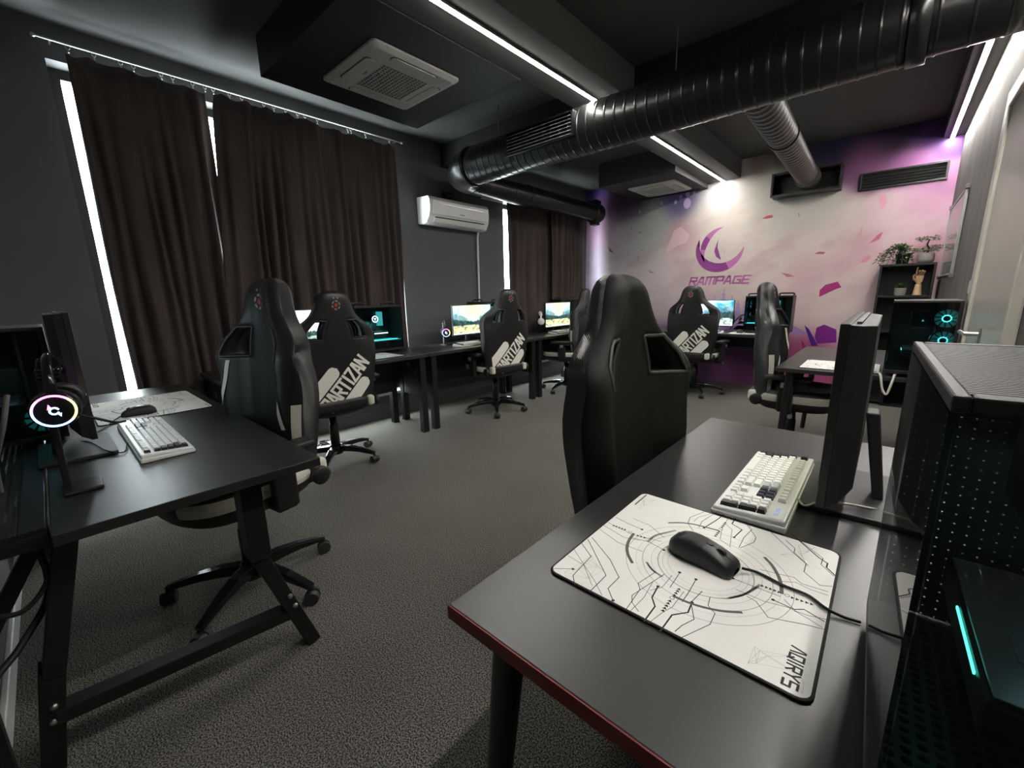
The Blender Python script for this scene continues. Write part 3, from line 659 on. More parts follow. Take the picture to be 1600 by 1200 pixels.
def chair_proto():
    t = thing('gaming_chair', 'x', 'chair')
    bk = thing('backrest', None, None); bk.parent = t
    # shell
    mb = MB(); nu, nz = len(US), len(ZS)
    Fv = [(u * hw(z), front_y(u * hw(z), z), z) for z in ZS for u in US]
    Rv = [(u * hw(z), rear_y(u * hw(z), z), z) for z in ZS for u in US]
    cells = []
    for j in range(nz - 1):
        for i in range(nu - 1):
            uc = (US[i] + US[i + 1]) / 2; zc = (ZS[j] + ZS[j + 1]) / 2
            if not hole(uc, zc): cells.append((i, j))
    cs = set(cells); N = nu * nz; fs = []; ms = []
    for i, j in cells:
        a, b, c, d_ = j * nu + i, j * nu + i + 1, (j + 1) * nu + i + 1, (j + 1) * nu + i
        fs += [(a, b, c, d_), (N + d_, N + c, N + b, N + a)]
        uc = abs(US[i] + US[i + 1]) / 2
        ms += [0, 0]
        for (di, dj, p, q) in ((-1, 0, d_, a), (1, 0, b, c), (0, -1, a, b), (0, 1, c, d_)):
            if (i + di, j + dj) not in cs:
                fs.append((q, p, N + p, N + q)); ms.append(1 if abs(US[i]) > .9 and dj == 0 else 0)
    mb.v = Fv + Rv; mb.f = fs; mb.m = ms; mb.sm = [True] * len(fs)
    mb.build('back_shell', ['leather_black', 'leather_carbon'], bk)
    # hole trims
    for s in (-1, 1):
        ring = [(u, z) for u, z in ((.36, .972), (.36, 1.10), (.74, 1.10), (.74, .972))]
        pts = []
        for k in range(4):
            (u0, z0), (u1, z1) = ring[k], ring[(k + 1) % 4]
            for f in (.0, .12, .5, .88):
                u, z = u0 + (u1 - u0) * f, z0 + (z1 - z0) * f; pts.append((s * u * hw(z), z))
        MB().tube([(x, rear_y(x, z) + .004, z) for x, z in pts], .008, 8, closed=True).build('harness_hole_trim', 'plastic_black', bk)
        MB().tube([(x, front_y(x, z) - .004, z) for x, z in pts], .008, 8, closed=True).build('harness_hole_trim', 'plastic_black', bk)
    # print on the rear: word, pills, crest
    rf = lambda x, z: (x, rear_y(x, z) - .0035, z)
    dx, dz = math.cos(rad(48)), math.sin(rad(48)); nx_, nz_ = -dz, dx
    def dn(s_, o_): return (s_ * dx + o_ * nx_, s_ * dz + o_ * nz_)
    wd = MB(); fn = lambda a, b: rf(*dn(a, b))
    LW, GP, LH = .044, .016, .106
    x = .285
    for ch in 'PARTIZAN':
        k = .30 if ch == 'I' else 1
        for st in LET[ch]:
            pts = [(x + (a if ch != 'I' else .5) * LW * k, .413 - LH / 2 + b * LH) for a, b in st]
            fine = []
            for p, q in zip(pts, pts[1:]):
                for f in range(4): fine.append((p[0] + (q[0] - p[0]) * f / 4, p[1] + (q[1] - p[1]) * f / 4))
            fine.append(pts[-1]); wd.stroke(fine, .0185, fn)
        x += LW * k + GP
    wd.build('lettering', 'print_white', bk)
    def pill(s0, s1, off, hwid, clip):
        rows = []
        n = 26
        for k in range(n + 1):
            s_ = s0 + (s1 - s0) * k / n; e = s1 - s_; half = hwid if e > hwid else math.sqrt(max(0, hwid ** 2 - (hwid - e) ** 2))
            rows.append([dn(s_, off + half * q / 4) for q in range(-4, 5)])
        mb = MB()
        for a, b in zip(rows, rows[1:]):
            for q in range(8):
                quad = [a[q], a[q + 1], b[q + 1], b[q]]
                quad = [clip(*p) for p in quad]
                A = sum(quad[i][0] * quad[(i + 1) % 4][1] - quad[(i + 1) % 4][0] * quad[i][1] for i in range(4))
                if abs(A) > 1e-7: mb.flat(quad, rf)
        mb.build('white_stripe', 'print_white', bk)
    pill(.20, .552, .532, .046, lambda x, z: (max(x, -hw(z) * .82), z))
    pill(.30, .632, .296, .046, lambda x, z: (x, max(z, .468)))
    for side, fy in ((-1, lambda x, z: rear_y(x, z) - .003), (1, lambda x, z: front_y(x, z) + .003)):
        cz = 1.205; g = lambda a, b: (a, fy(a, b), b)
        c = MB(); n = 18
        for r0, r1, mi in ((.030, .021, 1), (.013, .0, 0)):
            for k in range(n):
                a0, a1 = 2 * pi * k / n, 2 * pi * (k + 1) / n
                if r0 == .030 and k % 3 == 2: continue
                c.flat([(r1 * math.cos(a0), cz + 1.1 * r1 * math.sin(a0)), (r0 * math.cos(a0), cz + 1.1 * r0 * math.sin(a0)), (r0 * math.cos(a1), cz + 1.1 * r0 * math.sin(a1)), (r1 * math.cos(a1), cz + 1.1 * r1 * math.sin(a1))] if r1 else [(0, cz), (r0 * math.cos(a0), cz + r0 * math.sin(a0)), (r0 * math.cos(a1), cz + r0 * math.sin(a1))], g, mi)
        for sx in (-.013, .013):
            star = []
            for k in range(10):
                rr = .008 if k % 2 == 0 else .0035; a = pi / 2 + k * pi / 5; star.append((sx + rr * math.cos(a), cz + .048 + rr * math.sin(a)))
            c.flat(star, g, 1)
        c.build('crest', ['crest_red', 'crest_grey'], bk)
    # white piping and patches on the front bolsters
    ff = lambda x, z: (x, front_y(x, z) + .004, z)
    for s in (-1, 1):
        mb = MB(); zz = np.linspace(.70, .955, 16)
        for a, b in zip(zz, zz[1:]):
            ua, ub = .80 - .20 * (a - .70) / .255, .80 - .20 * (b - .70) / .255
            mb.flat([(s * hw(a) * ua, a), (s * (hw(a) * ua + .013), a), (s * (hw(b) * ub + .013), b), (s * hw(b) * ub, b)], ff)
        mb.build('white_piping', 'leather_white', bk)
        mb = MB(); zz = np.linspace(.50, .80, 14)
        for a, b in zip(zz, zz[1:]):
            for u0, u1 in ((.91, .94), (.94, .97), (.97, .995)):
                mb.flat([(s * hw(a) * u0, a), (s * hw(a) * u1, a), (s * hw(b) * u1, b), (s * hw(b) * u0, b)], ff)
        mb.build('white_patch', 'leather_white', bk)
        # reclining hinge covers
        MB().lathe([(0, s * .258), (.036, s * .258), (.040, s * .264), (.040, s * .276), (.030, s * .282), (0, s * .282)], 20, (0, -.20, .475), 'x').build('hinge_cover', 'plastic_black', t)
    # seat
    def ring(sx, sy, z, n=40, cy=.02, p=3.2):
        o = []
        for k in range(n):
            a = 2 * pi * k / n; c, s_ = math.cos(a), math.sin(a)
            o.append((sx * math.copysign(abs(c) ** (2 / p), c), cy + sy * math.copysign(abs(s_) ** (2 / p), s_), z))
        return o
    lv = [(.17, .17, .398), (.225, .215, .405), (.258, .25, .432), (.268, .262, .475), (.268, .265, .505), (.258, .258, .535), (.235, .24, .552), (.20, .215, .548), (.15, .18, .532), (.08, .10, .526), (.01, .01, .525)]
    mb = MB(); n = 40; rings = [ring(*l) for l in lv]
    mb.add([v for r_ in rings for v in r_], [(j * n + k, j * n + (k + 1) % n, (j + 1) * n + (k + 1) % n, (j + 1) * n + k) for j in range(len(lv) - 1) for k in range(n)], 0, True)
    mb.add(rings[0], [tuple(range(n - 1, -1, -1))]); mb.build('seat', 'leather_black', t)
    st = t.children[-1]
    for s in (-1, 1):
        mb = MB(); za = [(.266, .2625, .470), (.2715, .268, .490), (.2715, .2685, .505), (.2665, .2645, .522)]
        rr = [ring(a + .001, b + .001, z, 60) for a, b, z in za]
        idx = [k for k in range(60) if (math.cos(2 * pi * (k + .5) / 60) * s) > .12 and -.62 < math.sin(2 * pi * (k + .5) / 60) < .93]
        for j in range(3):
            for k in idx: mb.add([rr[j][k], rr[j][(k + 1) % 60], rr[j + 1][(k + 1) % 60], rr[j + 1][k]], [(0, 1, 2, 3)], 0, True)
        mb.build('white_side_panel', 'leather_white', st)
    # rear cushion edge with white ends
    MB().box(-.185, .185, -.262, -.20, .455, .530).build('lumbar_edge', 'leather_black', st, bevel=.02, seg=3)
    for s in (-1, 1): MB().box(min(s * .185, s * .235), max(s * .185, s * .235), -.262, -.20, .455, .530).build('white_end', 'leather_white', st, bevel=.018, seg=3)
    # arms
    for s in (-1, 1):
        a = MB().bar((s * .18, -.02, .425), (s * .315, -.02, .425), .07, .022).build('armrest', 'plastic_black', t)
        MB().box(min(s * .285, s * .325), max(s * .285, s * .325), -.065, .025, .42, .60).build('arm_post', 'plastic_black', a, bevel=.008)
        MB().box(min(s * .275, s * .33), max(s * .275, s * .33), -.05, .01, .585, .635).build('arm_sleeve', 'plastic_dark', a, bevel=.006)
        MB().box(min(s * .255, s * .345), max(s * .255, s * .345), -.15, .12, .636, .666).build('arm_pad', 'plastic_black', a, bevel=.014, seg=3)
        MB().box(min(s * .345, s * .352), max(s * .345, s * .352), -.05, -.005, .59, .625).build('adjust_button', 'plastic_grey', a, bevel=.003)
    # mechanism, column, base
    MB().box(-.09, .09, -.13, .13, .385, .424).build('tilt_mechanism', 'metal_black', t, bevel=.008)
    lv_ = MB().tube([(.09, .02, .40), (.20, .02, .395), (.30, .02, .39)], .007, 8).build('tilt_lever', 'metal_black', t)
    MB().cyl((.27, .02, .3915), (.315, .02, .389), .012, .016, 12).build('lever_knob', 'plastic_grey', lv_)
    MB().lathe([(0, .34), (.020, .34), (.020, .42), (0, .42)], 16).lathe([(0, .10), (.034, .10), (.034, .29), (.028, .30), (.028, .36), (0, .36)], 20).build('gas_column', 'metal_black', t)
    MB().lathe([(0, .062), (.050, .062), (.056, .08), (.052, .125), (.036, .135), (0, .135)], 24).build('base_hub', 'gloss_black', t)
    for k in range(5):
        a = rad(90 + 72 * k); c, s_ = math.cos(a), math.sin(a)
        P = [(c * r_, s_ * r_, z) for r_, z in ((.03, .105), (.12, .108), (.20, .100), (.27, .086), (.325, .072))]
        mb = MB().sweep(P, (.060, .052, .044, .038, .032), (.045, .042, .034, .028, .022))
        mb.build('base_leg', 'gloss_black', t, bevel=.008)
        cs_ = MB(); cx, cy = c * .320, s_ * .320; ang = a + 1.1 * ((k * 2) % 5) ; ax = Vector((math.cos(ang), math.sin(ang), 0))
        cs_.cyl((cx, cy, .04), (cx, cy, .078), .010, n=10)
        cc = Vector((cx, cy, .030)); cs_.cyl(cc - ax * .006, cc + ax * .006, .026, n=16)
        co = cs_.build('caster', 'plastic_black', t)
        for sg in (-1, 1):
            MB().cyl(cc + ax * sg * .007, cc + ax * sg * .026, .030, .027, n=20).build('wheel', 'plastic_dark', co)
    return t
CH = chair_proto()
def place_chair(first, x, y, facing, lift, label, crest=True):
    r = CH if first else copy_tree(CH)
    r.location = (x, y, 0); r.rotation_euler = (0, 0, rad(facing - 90)); r['label'] = label; r['group'] = 'gaming chairs'
    for ch in list(r.children):
        n = ch.name.split('.')[0]
        if not n.startswith(('base', 'caster', 'gas')): ch.location.z += lift
        if not crest:        # the plain chair has no crest, no white trim and no arms
            if n == 'armrest':
                for g in list(ch.children): bpy.data.objects.remove(g)
                bpy.data.objects.remove(ch); continue
            for g in list(ch.children):
                if g.name.startswith(('crest', 'white')): bpy.data.objects.remove(g)
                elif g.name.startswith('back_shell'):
                    g.data = g.data.copy(); g.data.materials[0] = MATS['leather_plain_shaded']
    return r
chairs = [(-1.95, .435, -79, .035, 'black gaming chair pushed under the left desk, seen from its front', True),
          (-3.11, 1.37, 176, .0, 'black gaming chair with white lettering nearest the wide curtain', True),
          (-3.13, 3.20, 172, .01, 'black gaming chair with white lettering below the wall air conditioner', True),
          (-3.10, 4.52, 200, .01, 'black gaming chair half hidden behind the big near chair', True),
          (-1.72, 5.32, 88, .01, 'black gaming chair with white lettering in front of the mural', True),
          (-.455, 3.62, 2, .0, 'black gaming chair seen from its side at the desk beyond the door', True),
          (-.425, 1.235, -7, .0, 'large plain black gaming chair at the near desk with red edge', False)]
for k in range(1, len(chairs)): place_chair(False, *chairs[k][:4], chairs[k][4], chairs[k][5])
place_chair(True, *chairs[0][:4], chairs[0][4], True)
for _c in CH.children:
    if _c.name.startswith(('base_leg', 'caster')): _c.rotation_euler.z = rad(30)

# ================================================================= desks
def row_desk(y0, y1, label):
    t = thing('desk', label, 'desk', (XL + .165, y0, 0), group='desks along the curtains')
    L = y1 - y0; D = .605
    MB().box(0, D, 0, L, .71, .74).build('desktop', 'desk_black', t, bevel=.002)
    for y in (.03, L - .09):
        MB().box(D - .075, D - .015, y, y + .06, 0, .709).build('leg', 'metal_black', t, bevel=.003)
        MB().box(.03, .09, y, y + .06, 0, .709).build('leg', 'metal_black', t, bevel=.003)
        MB().box(.09, D - .075, y + .01, y + .05, .66, .709).build('cross_rail', 'metal_black', t)
    ep = MB().box(.10, D - .08, .035, .050, .30, .709).build('end_panel', 'plastic_black', t)
    for k in (0, 1): MB().tube([(D * .35 + .02 * math.cos(a) + .14 * k, .033, .60 - .06 * k + .02 * math.sin(a)) for a in np.linspace(0, 2 * pi, 17)[:-1]], .004, 6, closed=True).build('cable_port', 'plastic_grey', ep)
    MB().box(.12, .135, .09, L - .09, .34, .709).build('modesty_panel', 'plastic_black', t)
    MB().box(.14, .30, .12, L - .12, .56, .575).box(.285, .30, .12, L - .12, .575, .66).build('cable_tray', 'metal_black', t)
    return t
row_desk(.70, 2.305, 'black desk along the wide curtain, first in the row')
row_desk(2.315, 3.915, 'black desk below the wall air conditioner, second in the row')
row_desk(3.925, 5.30, 'black desk below the far window, third in the row')
# near right desk with the red edge
t = thing('desk', 'black near desk with a red front edge and the large mouse pad', 'desk', (-.488, .37, 0))
DL = 1.375; DW = XR - .012 + .488
MB().box(0, DW, .002, DL, .715, .74).build('desktop', 'desk_black', t, bevel=.0015)
MB().box(0, DW, -.0008, .0018, .715, .7397).build('edge_band', 'desk_edge_red', t)
for x, y, sx, sy in ((.10, .045, -.06, -.03), (.10, DL - .06, -.06, .03), (DW - .10, .045, .04, -.03), (DW - .10, DL - .06, .04, .03)):
    MB().cyl((x, y, .715), (x + sx, y + sy, .0), .027, .017, 20).build('leg', 'metal_black', t)
    MB().box(x - .045, x + .045, y - .035, y + .045, .708, .715).build('leg_plate', 'metal_black', t)
# desk beyond the door
t = thing('desk', 'black desk in the corner below the whiteboard', 'desk', (-.52, 3.18, 0))
D2W, D2L = XR - .014 + .52, 1.38
MB().box(0, D2W, 0, D2L, .715, .74).build('desktop', 'desk_black', t, bevel=.002)
for x, y in ((.08, .07), (.08, D2L - .07), (D2W - .08, .07), (D2W - .08, D2L - .07)):
    MB().cyl((x, y, .715), (x - .03, y, 0), .026, .017, 16).build('leg', 'metal_black', t)
MB().box(D2W - .30, D2W - .02, .04, D2L - .05, .56, .575).box(D2W - .30, D2W - .285, .04, D2L - .05, .575, .66).build('cable_tray', 'metal_black', t)
# desk in front of the mural
t = thing('desk', 'black desk standing along the mural under the logo', 'desk', (-2.45, 5.42, 0))
MB().box(0, 1.53, 0, .72, .71, .74).build('desktop', 'desk_black', t, bevel=.002)
MB().box(.10, 1.42, .34, .36, .56, .71).build('modesty_panel', 'plastic_black', t); MB().box(.15, 1.40, .30, .46, .54, .555).build('cable_tray', 'metal_black', t)
for x in (.06, 1.47):
    for sy in (0, 1):
        MB().bar((x, .30 if sy == 0 else .42, .70), (x, .02 if sy == 0 else .69, .0), .05, .045, up=(1, 0, 0)).build('leg', 'metal_black', t, bevel=.003)
# left desk: short end towards us, splayed end frame
t = thing('desk', 'black desk at the left with splayed bolted steel legs', 'desk', (0, 0, 0))
lx0, lx1, ly0, ly1 = -3.30, -1.325, -.068, .528
MB().box(lx0, lx1, ly0, ly1, .712, .74).build('desktop', 'desk_black', t, bevel=.002)
for xe, sg in ((-1.46, 1), (-3.14, -1)):
    f = thing('end_frame', None, None); f.parent = t
    xt = xe
    MB().bar((xt, -.045, .710), (xt - .07 * sg, -.135, .30), .045, .075, up=(1, 0, 0), h2=.062).bar((xt - .07 * sg, -.135, .32), (xt - .10 * sg, -.185, 0), .05, .058, up=(1, 0, 0)).build('leg', 'metal_black', f, bevel=.003)
    MB().bar((xt, .345, .710), (xt, .345, .42), .06, .085, up=(1, 0, 0)).bar((xt, .335, .45), (xt - .005, .475, 0), .045, .055, up=(1, 0, 0)).build('leg', 'metal_black', f, bevel=.003)
    MB().bar((xt - .075 * sg, -.15, .17), (xt - .004, .428, .16), .04, .055, up=(1, 0, 0)).build('stretcher', 'metal_black', f, bevel=.003)
    MB().bar((xt, -.05, .695), (xt, .50, .695), .05, .03).build('top_rail', 'metal_black', f)
    for p in ((xt - .055 * sg, -.112, .42), (xt - .075 * sg, -.150, .21), (xt - .08 * sg, -.158, .165), (xt, .425, .19), (xt, .413, .235)):
        MB().lathe([(0, .034), (.007, .032), (.009, .028), (.009, .018), (0, .018)], 12, p, 'x').build('bolt', 'metal_steel', f)
MB().bar((-1.50, .30, .66), (-3.1, .30, .66), .04, .05).build('long_rail', 'metal_black', t)
# perforated shelf behind it
t = thing('cable_shelf', 'black perforated metal shelf between the left desk and the wall', 'shelf', (0, 0, 0))
MB().box(-3.2, -1.40, -.255, -.245, .724, .739).box(-3.2, -1.40, -.12, -.075, .724, .739).box(-1.50, -1.40, -.245, -.12, .724, .739).box(-3.2, -3.1, -.245, -.12, .724, .739).box(-3.2, -1.40, -.079, -.075, .69, .724).box(-1.404, -1.40, -.255, -.079, .69, .724).build('rim', 'metal_black', t, bevel=.002)
MB().box(-3.1, -1.50, -.245, -.12, .729, .732).build('mesh', 'mesh_tray', t)
for x in (-1.52, -3.0): MB().bar((x, -.09, .69), (x, -.25, .40), .03, .03).bar((x, -.25, .72), (x, -.25, 0), .03, .03, up=(1, 0, 0)).build('support', 'metal_black', t)
# ================================================================= monitors (screen faces local +Y)
def screen_colors(nx, nz, kind):
    out = np.ones((nz, nx, 3))
    for j in range(nz):
        for i in range(nx):
            u, v = i / (nx - 1), j / (nz - 1)
            n = mnoise.fractal(Vector((u * 5 + kind * 7, v * 6, .3)), .8, 2, 4); n2 = mnoise.fractal(Vector((u * 14 + kind * 3, v * 9, 4.2)), .8, 2, 4)
            if kind == 0: sky0, sky1, glow = (120, 190, 235), (235, 242, 245), (250, 250, 250)
            elif kind == 1: sky0, sky1, glow = (60, 150, 185), (190, 215, 205), (255, 236, 150)
            else: sky0, sky1, glow = (30, 120, 150), (170, 220, 225), (245, 250, 250)
            gx = .52 if kind != 2 else .2
            g = math.exp(-((u - gx) / (.12 + .3 * v)) ** 2 - ((v - .85) / .45) ** 2)
            c = [sky0[k] + (sky1[k] - sky0[k]) * min(1, max(0, .45 + n)) for k in range(3)]
            c = [c[k] * (1 - g) + glow[k] * g for k in range(3)]
            mt = .52 + .40 * abs(u - gx) + .05 * n2                       # mountain line
            if v < mt and v > .36 and abs(u - gx) > .16:
                s = .5 + .5 * math.sin(20 * (u + v) + 5 * n2); c = [c[k] * .45 + (70, 95, 110)[k] * .55 * (0.6 + .5 * s) for k in range(3)]
            tr = .40 + .17 * abs(u - gx) + .05 * abs(math.sin(u * 60 + 4 * n2))
            if v < tr: c = [40 + 30 * n2, 62 + 25 * n2, 60 + 20 * n2]
            if v < .30 + .02 * n2:
                f = min(1, max(0, .55 + .9 * n2)); c = [90 * (1 - f) + (240 if kind == 1 else 190) * f, 105 * (1 - f) + (225 if kind == 1 else 220) * f, 95 * (1 - f) + (150 if kind == 1 else 215) * f]
            if v < .045: c = [205, 215, 220]
            out[j, i] = [(max(2, min(255, q)) / 255) ** 2.2 for q in c]
    return out
def monitor(name, label, loc, rz, kind=1, W=.545, H=.318, zb=.09, group='black gaming monitors', tilt=0):
    t = thing('monitor', label, 'monitor', loc, rz, group)
    h = W / 2
    MB().box(-h, h, -.012, .004, zb, zb + H).build('bezel', 'plastic_black', t, bevel=.002)
    mb = MB(); q = lambda w_, z0, z1, y: [(-w_, y, z0), (w_, y, z0), (w_, y, z1), (-w_, y, z1)]
    a, b, c = q(h - .002, zb + .002, zb + H - .002, -.012), q(h - .012, zb + .012, zb + H - .004, -.030), q(h - .05, zb + H * .10, zb + H * .985, -.050)
    mb.add(a + b + c, [(0, 1, 5, 4), (1, 2, 6, 5), (2, 3, 7, 6), (3, 0, 4, 7), (4, 5, 9, 8), (5, 6, 10, 9), (6, 7, 11, 10), (7, 4, 8, 11), (8, 9, 10, 11)])
    bc = mb.build('back_cover', 'plastic_dark', t, bevel=.002)
    MB().box(-h * .8, h * .8, -.026, -.018, zb + H - .003, zb + H + .0015).build('vent_strip', 'plastic_grey', bc)
    nx, nz = 72, 42
    xs = np.linspace(-h + .006, h - .006, nx); zs = np.linspace(zb + .014, zb + H - .006, nz)
    me = bpy.data.meshes.new('screen'); me.from_pydata([(-a_, .00415, b_) for b_ in zs for a_ in xs], [], [(j * nx + i, j * nx + i + 1, (j + 1) * nx + i + 1, (j + 1) * nx + i) for j in range(nz - 1) for i in range(nx - 1)])
    col = me.color_attributes.new('Col', 'FLOAT_COLOR', 'POINT'); arr = np.ones((nx * nz, 4), 'f'); arr[:, :3] = screen_colors(nx, nz, kind).reshape(-1, 3)
    col.data.foreach_set('color', arr.ravel()); me.materials.append(MATS['screen_image'])
    o = bpy.data.objects.new('screen', me); COL.objects.link(o); o.parent = t
    MB().box(-.03, .03, .0041, .0062, zb + .003, zb + .010).build('badge', 'plastic_grey', t)
    MB().hexa([(-.035, -.105, .012), (.035, -.105, .012), (.035, -.085, .012), (-.035, -.085, .012)], [(-.03, -.075, zb + H * .42), (.03, -.075, zb + H * .42), (.03, -.0495, zb + H * .42), (-.03, -.0495, zb + H * .42)]).build('stand_neck', 'plastic_dark', t, bevel=.004)
    MB().prism([(-.16, .040), (-.15, .048), (.15, .048), (.16, .040), (.15, -.14), (-.15, -.14)], lambda a_, b_, d_: (a_, b_, d_), .012).build('stand_base', 'plastic_dark', t, bevel=.003)
    return t
DT = .7405
monitor('m', 'lit monitor showing a blue sky at the first desk by the curtain', (-3.50, 1.45, DT), rad(-90), 0, zb=.11)
monitor('m', 'lit monitor showing a yellow sunset below the wall air conditioner', (-3.47, 3.21, DT), rad(-90), 1, W=.58, H=.33, zb=.085)
monitor('m', 'lit monitor showing a yellow sunset at the far window', (-3.43, 4.79, DT), rad(-90), 1, W=.58, H=.335, zb=.065)
monitor('m', 'lit monitor showing a teal landscape in front of the mural', (-1.71, 5.70, DT), rad(180), 2, W=.56, H=.33, zb=.065)
monitor('m', 'monitor seen edge-on behind the keyboard on the near desk', (-.062, 1.27, DT), rad(90), 1, W=.54, H=.375, zb=.06)
monitor('m', 'monitor seen edge-on at the left desk beside the light ring headset', (-2.07, .052, DT), rad(0), 0, W=.50, H=.395, zb=.085)

# ================================================================= computer towers
def fan(parent, c, r, axis, glow, name='case_fan'):
    ax = {'x': (lambda a, b, h: (c[0] + h, c[1] + a, c[2] + b)), 'y': (lambda a, b, h: (c[0] + a, c[1] + h, c[2] + b))}[axis]
    mb = MB(); n = 28
    ring = [(r * math.cos(2 * pi * k / n), r * math.sin(2 * pi * k / n)) for k in range(n)]
    for k in range(n):
        a, b = ring[k], ring[(k + 1) % n]; s = .90
        mb.add([ax(*a, -.012), ax(*b, -.012), ax(*b, .012), ax(*a, .012), ax(a[0] * s, a[1] * s, -.012), ax(b[0] * s, b[1] * s, -.012), ax(b[0] * s, b[1] * s, .012), ax(a[0] * s, a[1] * s, .012)],
               [(0, 1, 2, 3), (7, 6, 5, 4), (0, 4, 5, 1), (3, 2, 6, 7)])
    f = mb.build(name, 'plastic_black', parent)
    mb = MB(); hub = [(r * .30 * math.cos(2 * pi * k / n), r * .30 * math.sin(2 * pi * k / n)) for k in range(n)]
    mb.tube([ax(*p, 0) for p in hub], .004, 6, closed=True); mb.build('light_ring', glow, f)
    mb = MB(); mb.prism([(p[0] * .85, p[1] * .85) for p in hub], lambda a, b, d_: ax(a, b, -.006 + d_), .012); mb.build('hub', 'key_black', f)
    for k in range(11):
        a0 = 2 * pi * k / 11; P = lambda q, da, h: ax(r * q * math.cos(a0 + da), r * q * math.sin(a0 + da), h)
        MB().add([P(.31, 0, -.006), P(.31, .35, .006), P(.88, .62, .006), P(.88, .20, -.006)], [(0, 1, 2, 3)]).build('blade', MATS_BLADE, f)
    return f
MATS_BLADE = 'fan_blade'
def _bl():
    m = mat('fan_blade', (.10, .35, .34), .4); m.node_tree.nodes['Principled BSDF'].inputs['Emission Color'].default_value = (.05, .6, .55, 1); m.node_tree.nodes['Principled BSDF'].inputs['Emission Strength'].default_value = .12
_bl()
def interior_light(parent, p, power, col=(.15, .95, .90), size=.12):
    l = bpy.data.lights.new('case_light', 'POINT'); l.energy = power; l.color = col; l.shadow_soft_size = .02
    o = bpy.data.objects.new('case_light', l); COL.objects.link(o); o.location = p; o.parent = parent
def tower_handle():
    t = thing('computer_tower', 'x', 'computer')
    w, l, z0, z1 = .105, .24, .02, .44
    b = MB(); b.box(-w, w, -l, l, z0, z0 + .02).box(-w, w, -l, l, z1 - .02, z1).box(-w, -w + .006, -l, l, z0 + .02, z1 - .02)
    b.box(-w + .006, w - .006, l - .012, l, z0 + .02, z1 - .02).box(-w + .006, w - .006, -l, -l + .012, z0 + .02, z1 - .02)
    b.build('case', 'plastic_black', t, bevel=.006)
    MB().box(w - .004, w, -l + .004, l - .004, z0 + .012, z1 - .012).build('glass_panel', 'glass_smoke', t)
    for y in (-l + .08, l - .08):
        MB().tube(bez([(0, y - .07, z1), (0, y - .065, z1 + .022), (0, y, z1 + .026), (0, y + .065, z1 + .022), (0, y + .07, z1)], 5), .009, 8).build('carry_handle', 'plastic_black', t)
    for x in (-.08, .08):
        for y in (-.2, .2): MB().cyl((x, y, 0), (x, y, z0), .015, .018, 12).build('foot', 'plastic_black', t)
    MB().box(-.060, -.054, -.17, .12, .16, z1 - .03).build('motherboard', 'pcb', t)
    MB().box(-w + .008, w - .012, -l + .014, l - .014, z0 + .021, .115).build('power_shroud', 'plastic_dark', t)
    g = MB().box(-.05, .075, -.20, .10, .165, .205).build('graphics_card', 'plastic_dark', t, bevel=.004)
    MB().box(.0755, .077, -.05, .09, .182, .190).build('light_bar', 'white_glow', g)
    c = MB().lathe([(0, .02), (.036, .02), (.038, .014), (.038, -.05), (0, -.05)], 24, (0, .0, .315), 'x').build('pump_block', 'gloss_black', t)
    MB().tube([(.022, .028 * math.cos(a), .315 + .028 * math.sin(a)) for a in np.linspace(0, 2 * pi, 25)[:-1]], .004, 6, closed=True).build('light_ring', 'white_glow', c)
    MB().flat([(-.012, .325), (.012, .325), (0, .300)], lambda a, b_: (.0212, a, b_)).build('pump_logo', 'white_glow', c)
    for k in range(2): MB().tube(bez([(.0, -.02, .30 - .02 * k), (.03, -.08, .26), (.03, -.13 - .02 * k, .32), (.01, -.16 - .01 * k, .41)], 8), .007, 8).build('coolant_tube', 'cable_black', t)
    for k in range(4): MB().box(-.053, -.01, .055 + k * .012, .061 + k * .012, .25, .38).build('memory_stick', 'teal_dim', t)
    for k in range(2): fan(t, (0, -l + .035, .20 + k * .135), .058, 'y', 'teal_glow')
    MB().box(-w + .012, w - .014, -l + .02, l - .02, .1155, .118).build('light_strip', 'teal_dim', t)
    MB().box(.06, .064, -l + .03, l - .04, .119, .125).build('light_strip', 'teal_glow', t)
    interior_light(t, (.05, .02, .26), .55)
    return t
TW = tower_handle()
TWL = [((-3.59, 2.07, DT), 0, 'computer tower with teal lighting and handles by the wide curtain'),
       ((-3.70, 3.68, DT), 0, 'computer tower half hidden behind the chair under the wall air conditioner'),
       ((-3.62, 5.22, DT), 0, 'computer tower behind the far sunset monitor'),
       ((-1.06, 5.74, DT), rad(-90), 'computer tower with teal lighting in front of the mural')]
for k, (p, rz, lb) in enumerate(TWL[1:]): copy_tree(TW, p, rz, lb, 'handled computer towers')
TW.location = TWL[0][0]; TW['label'] = TWL[0][2]; TW['group'] = 'handled computer towers'
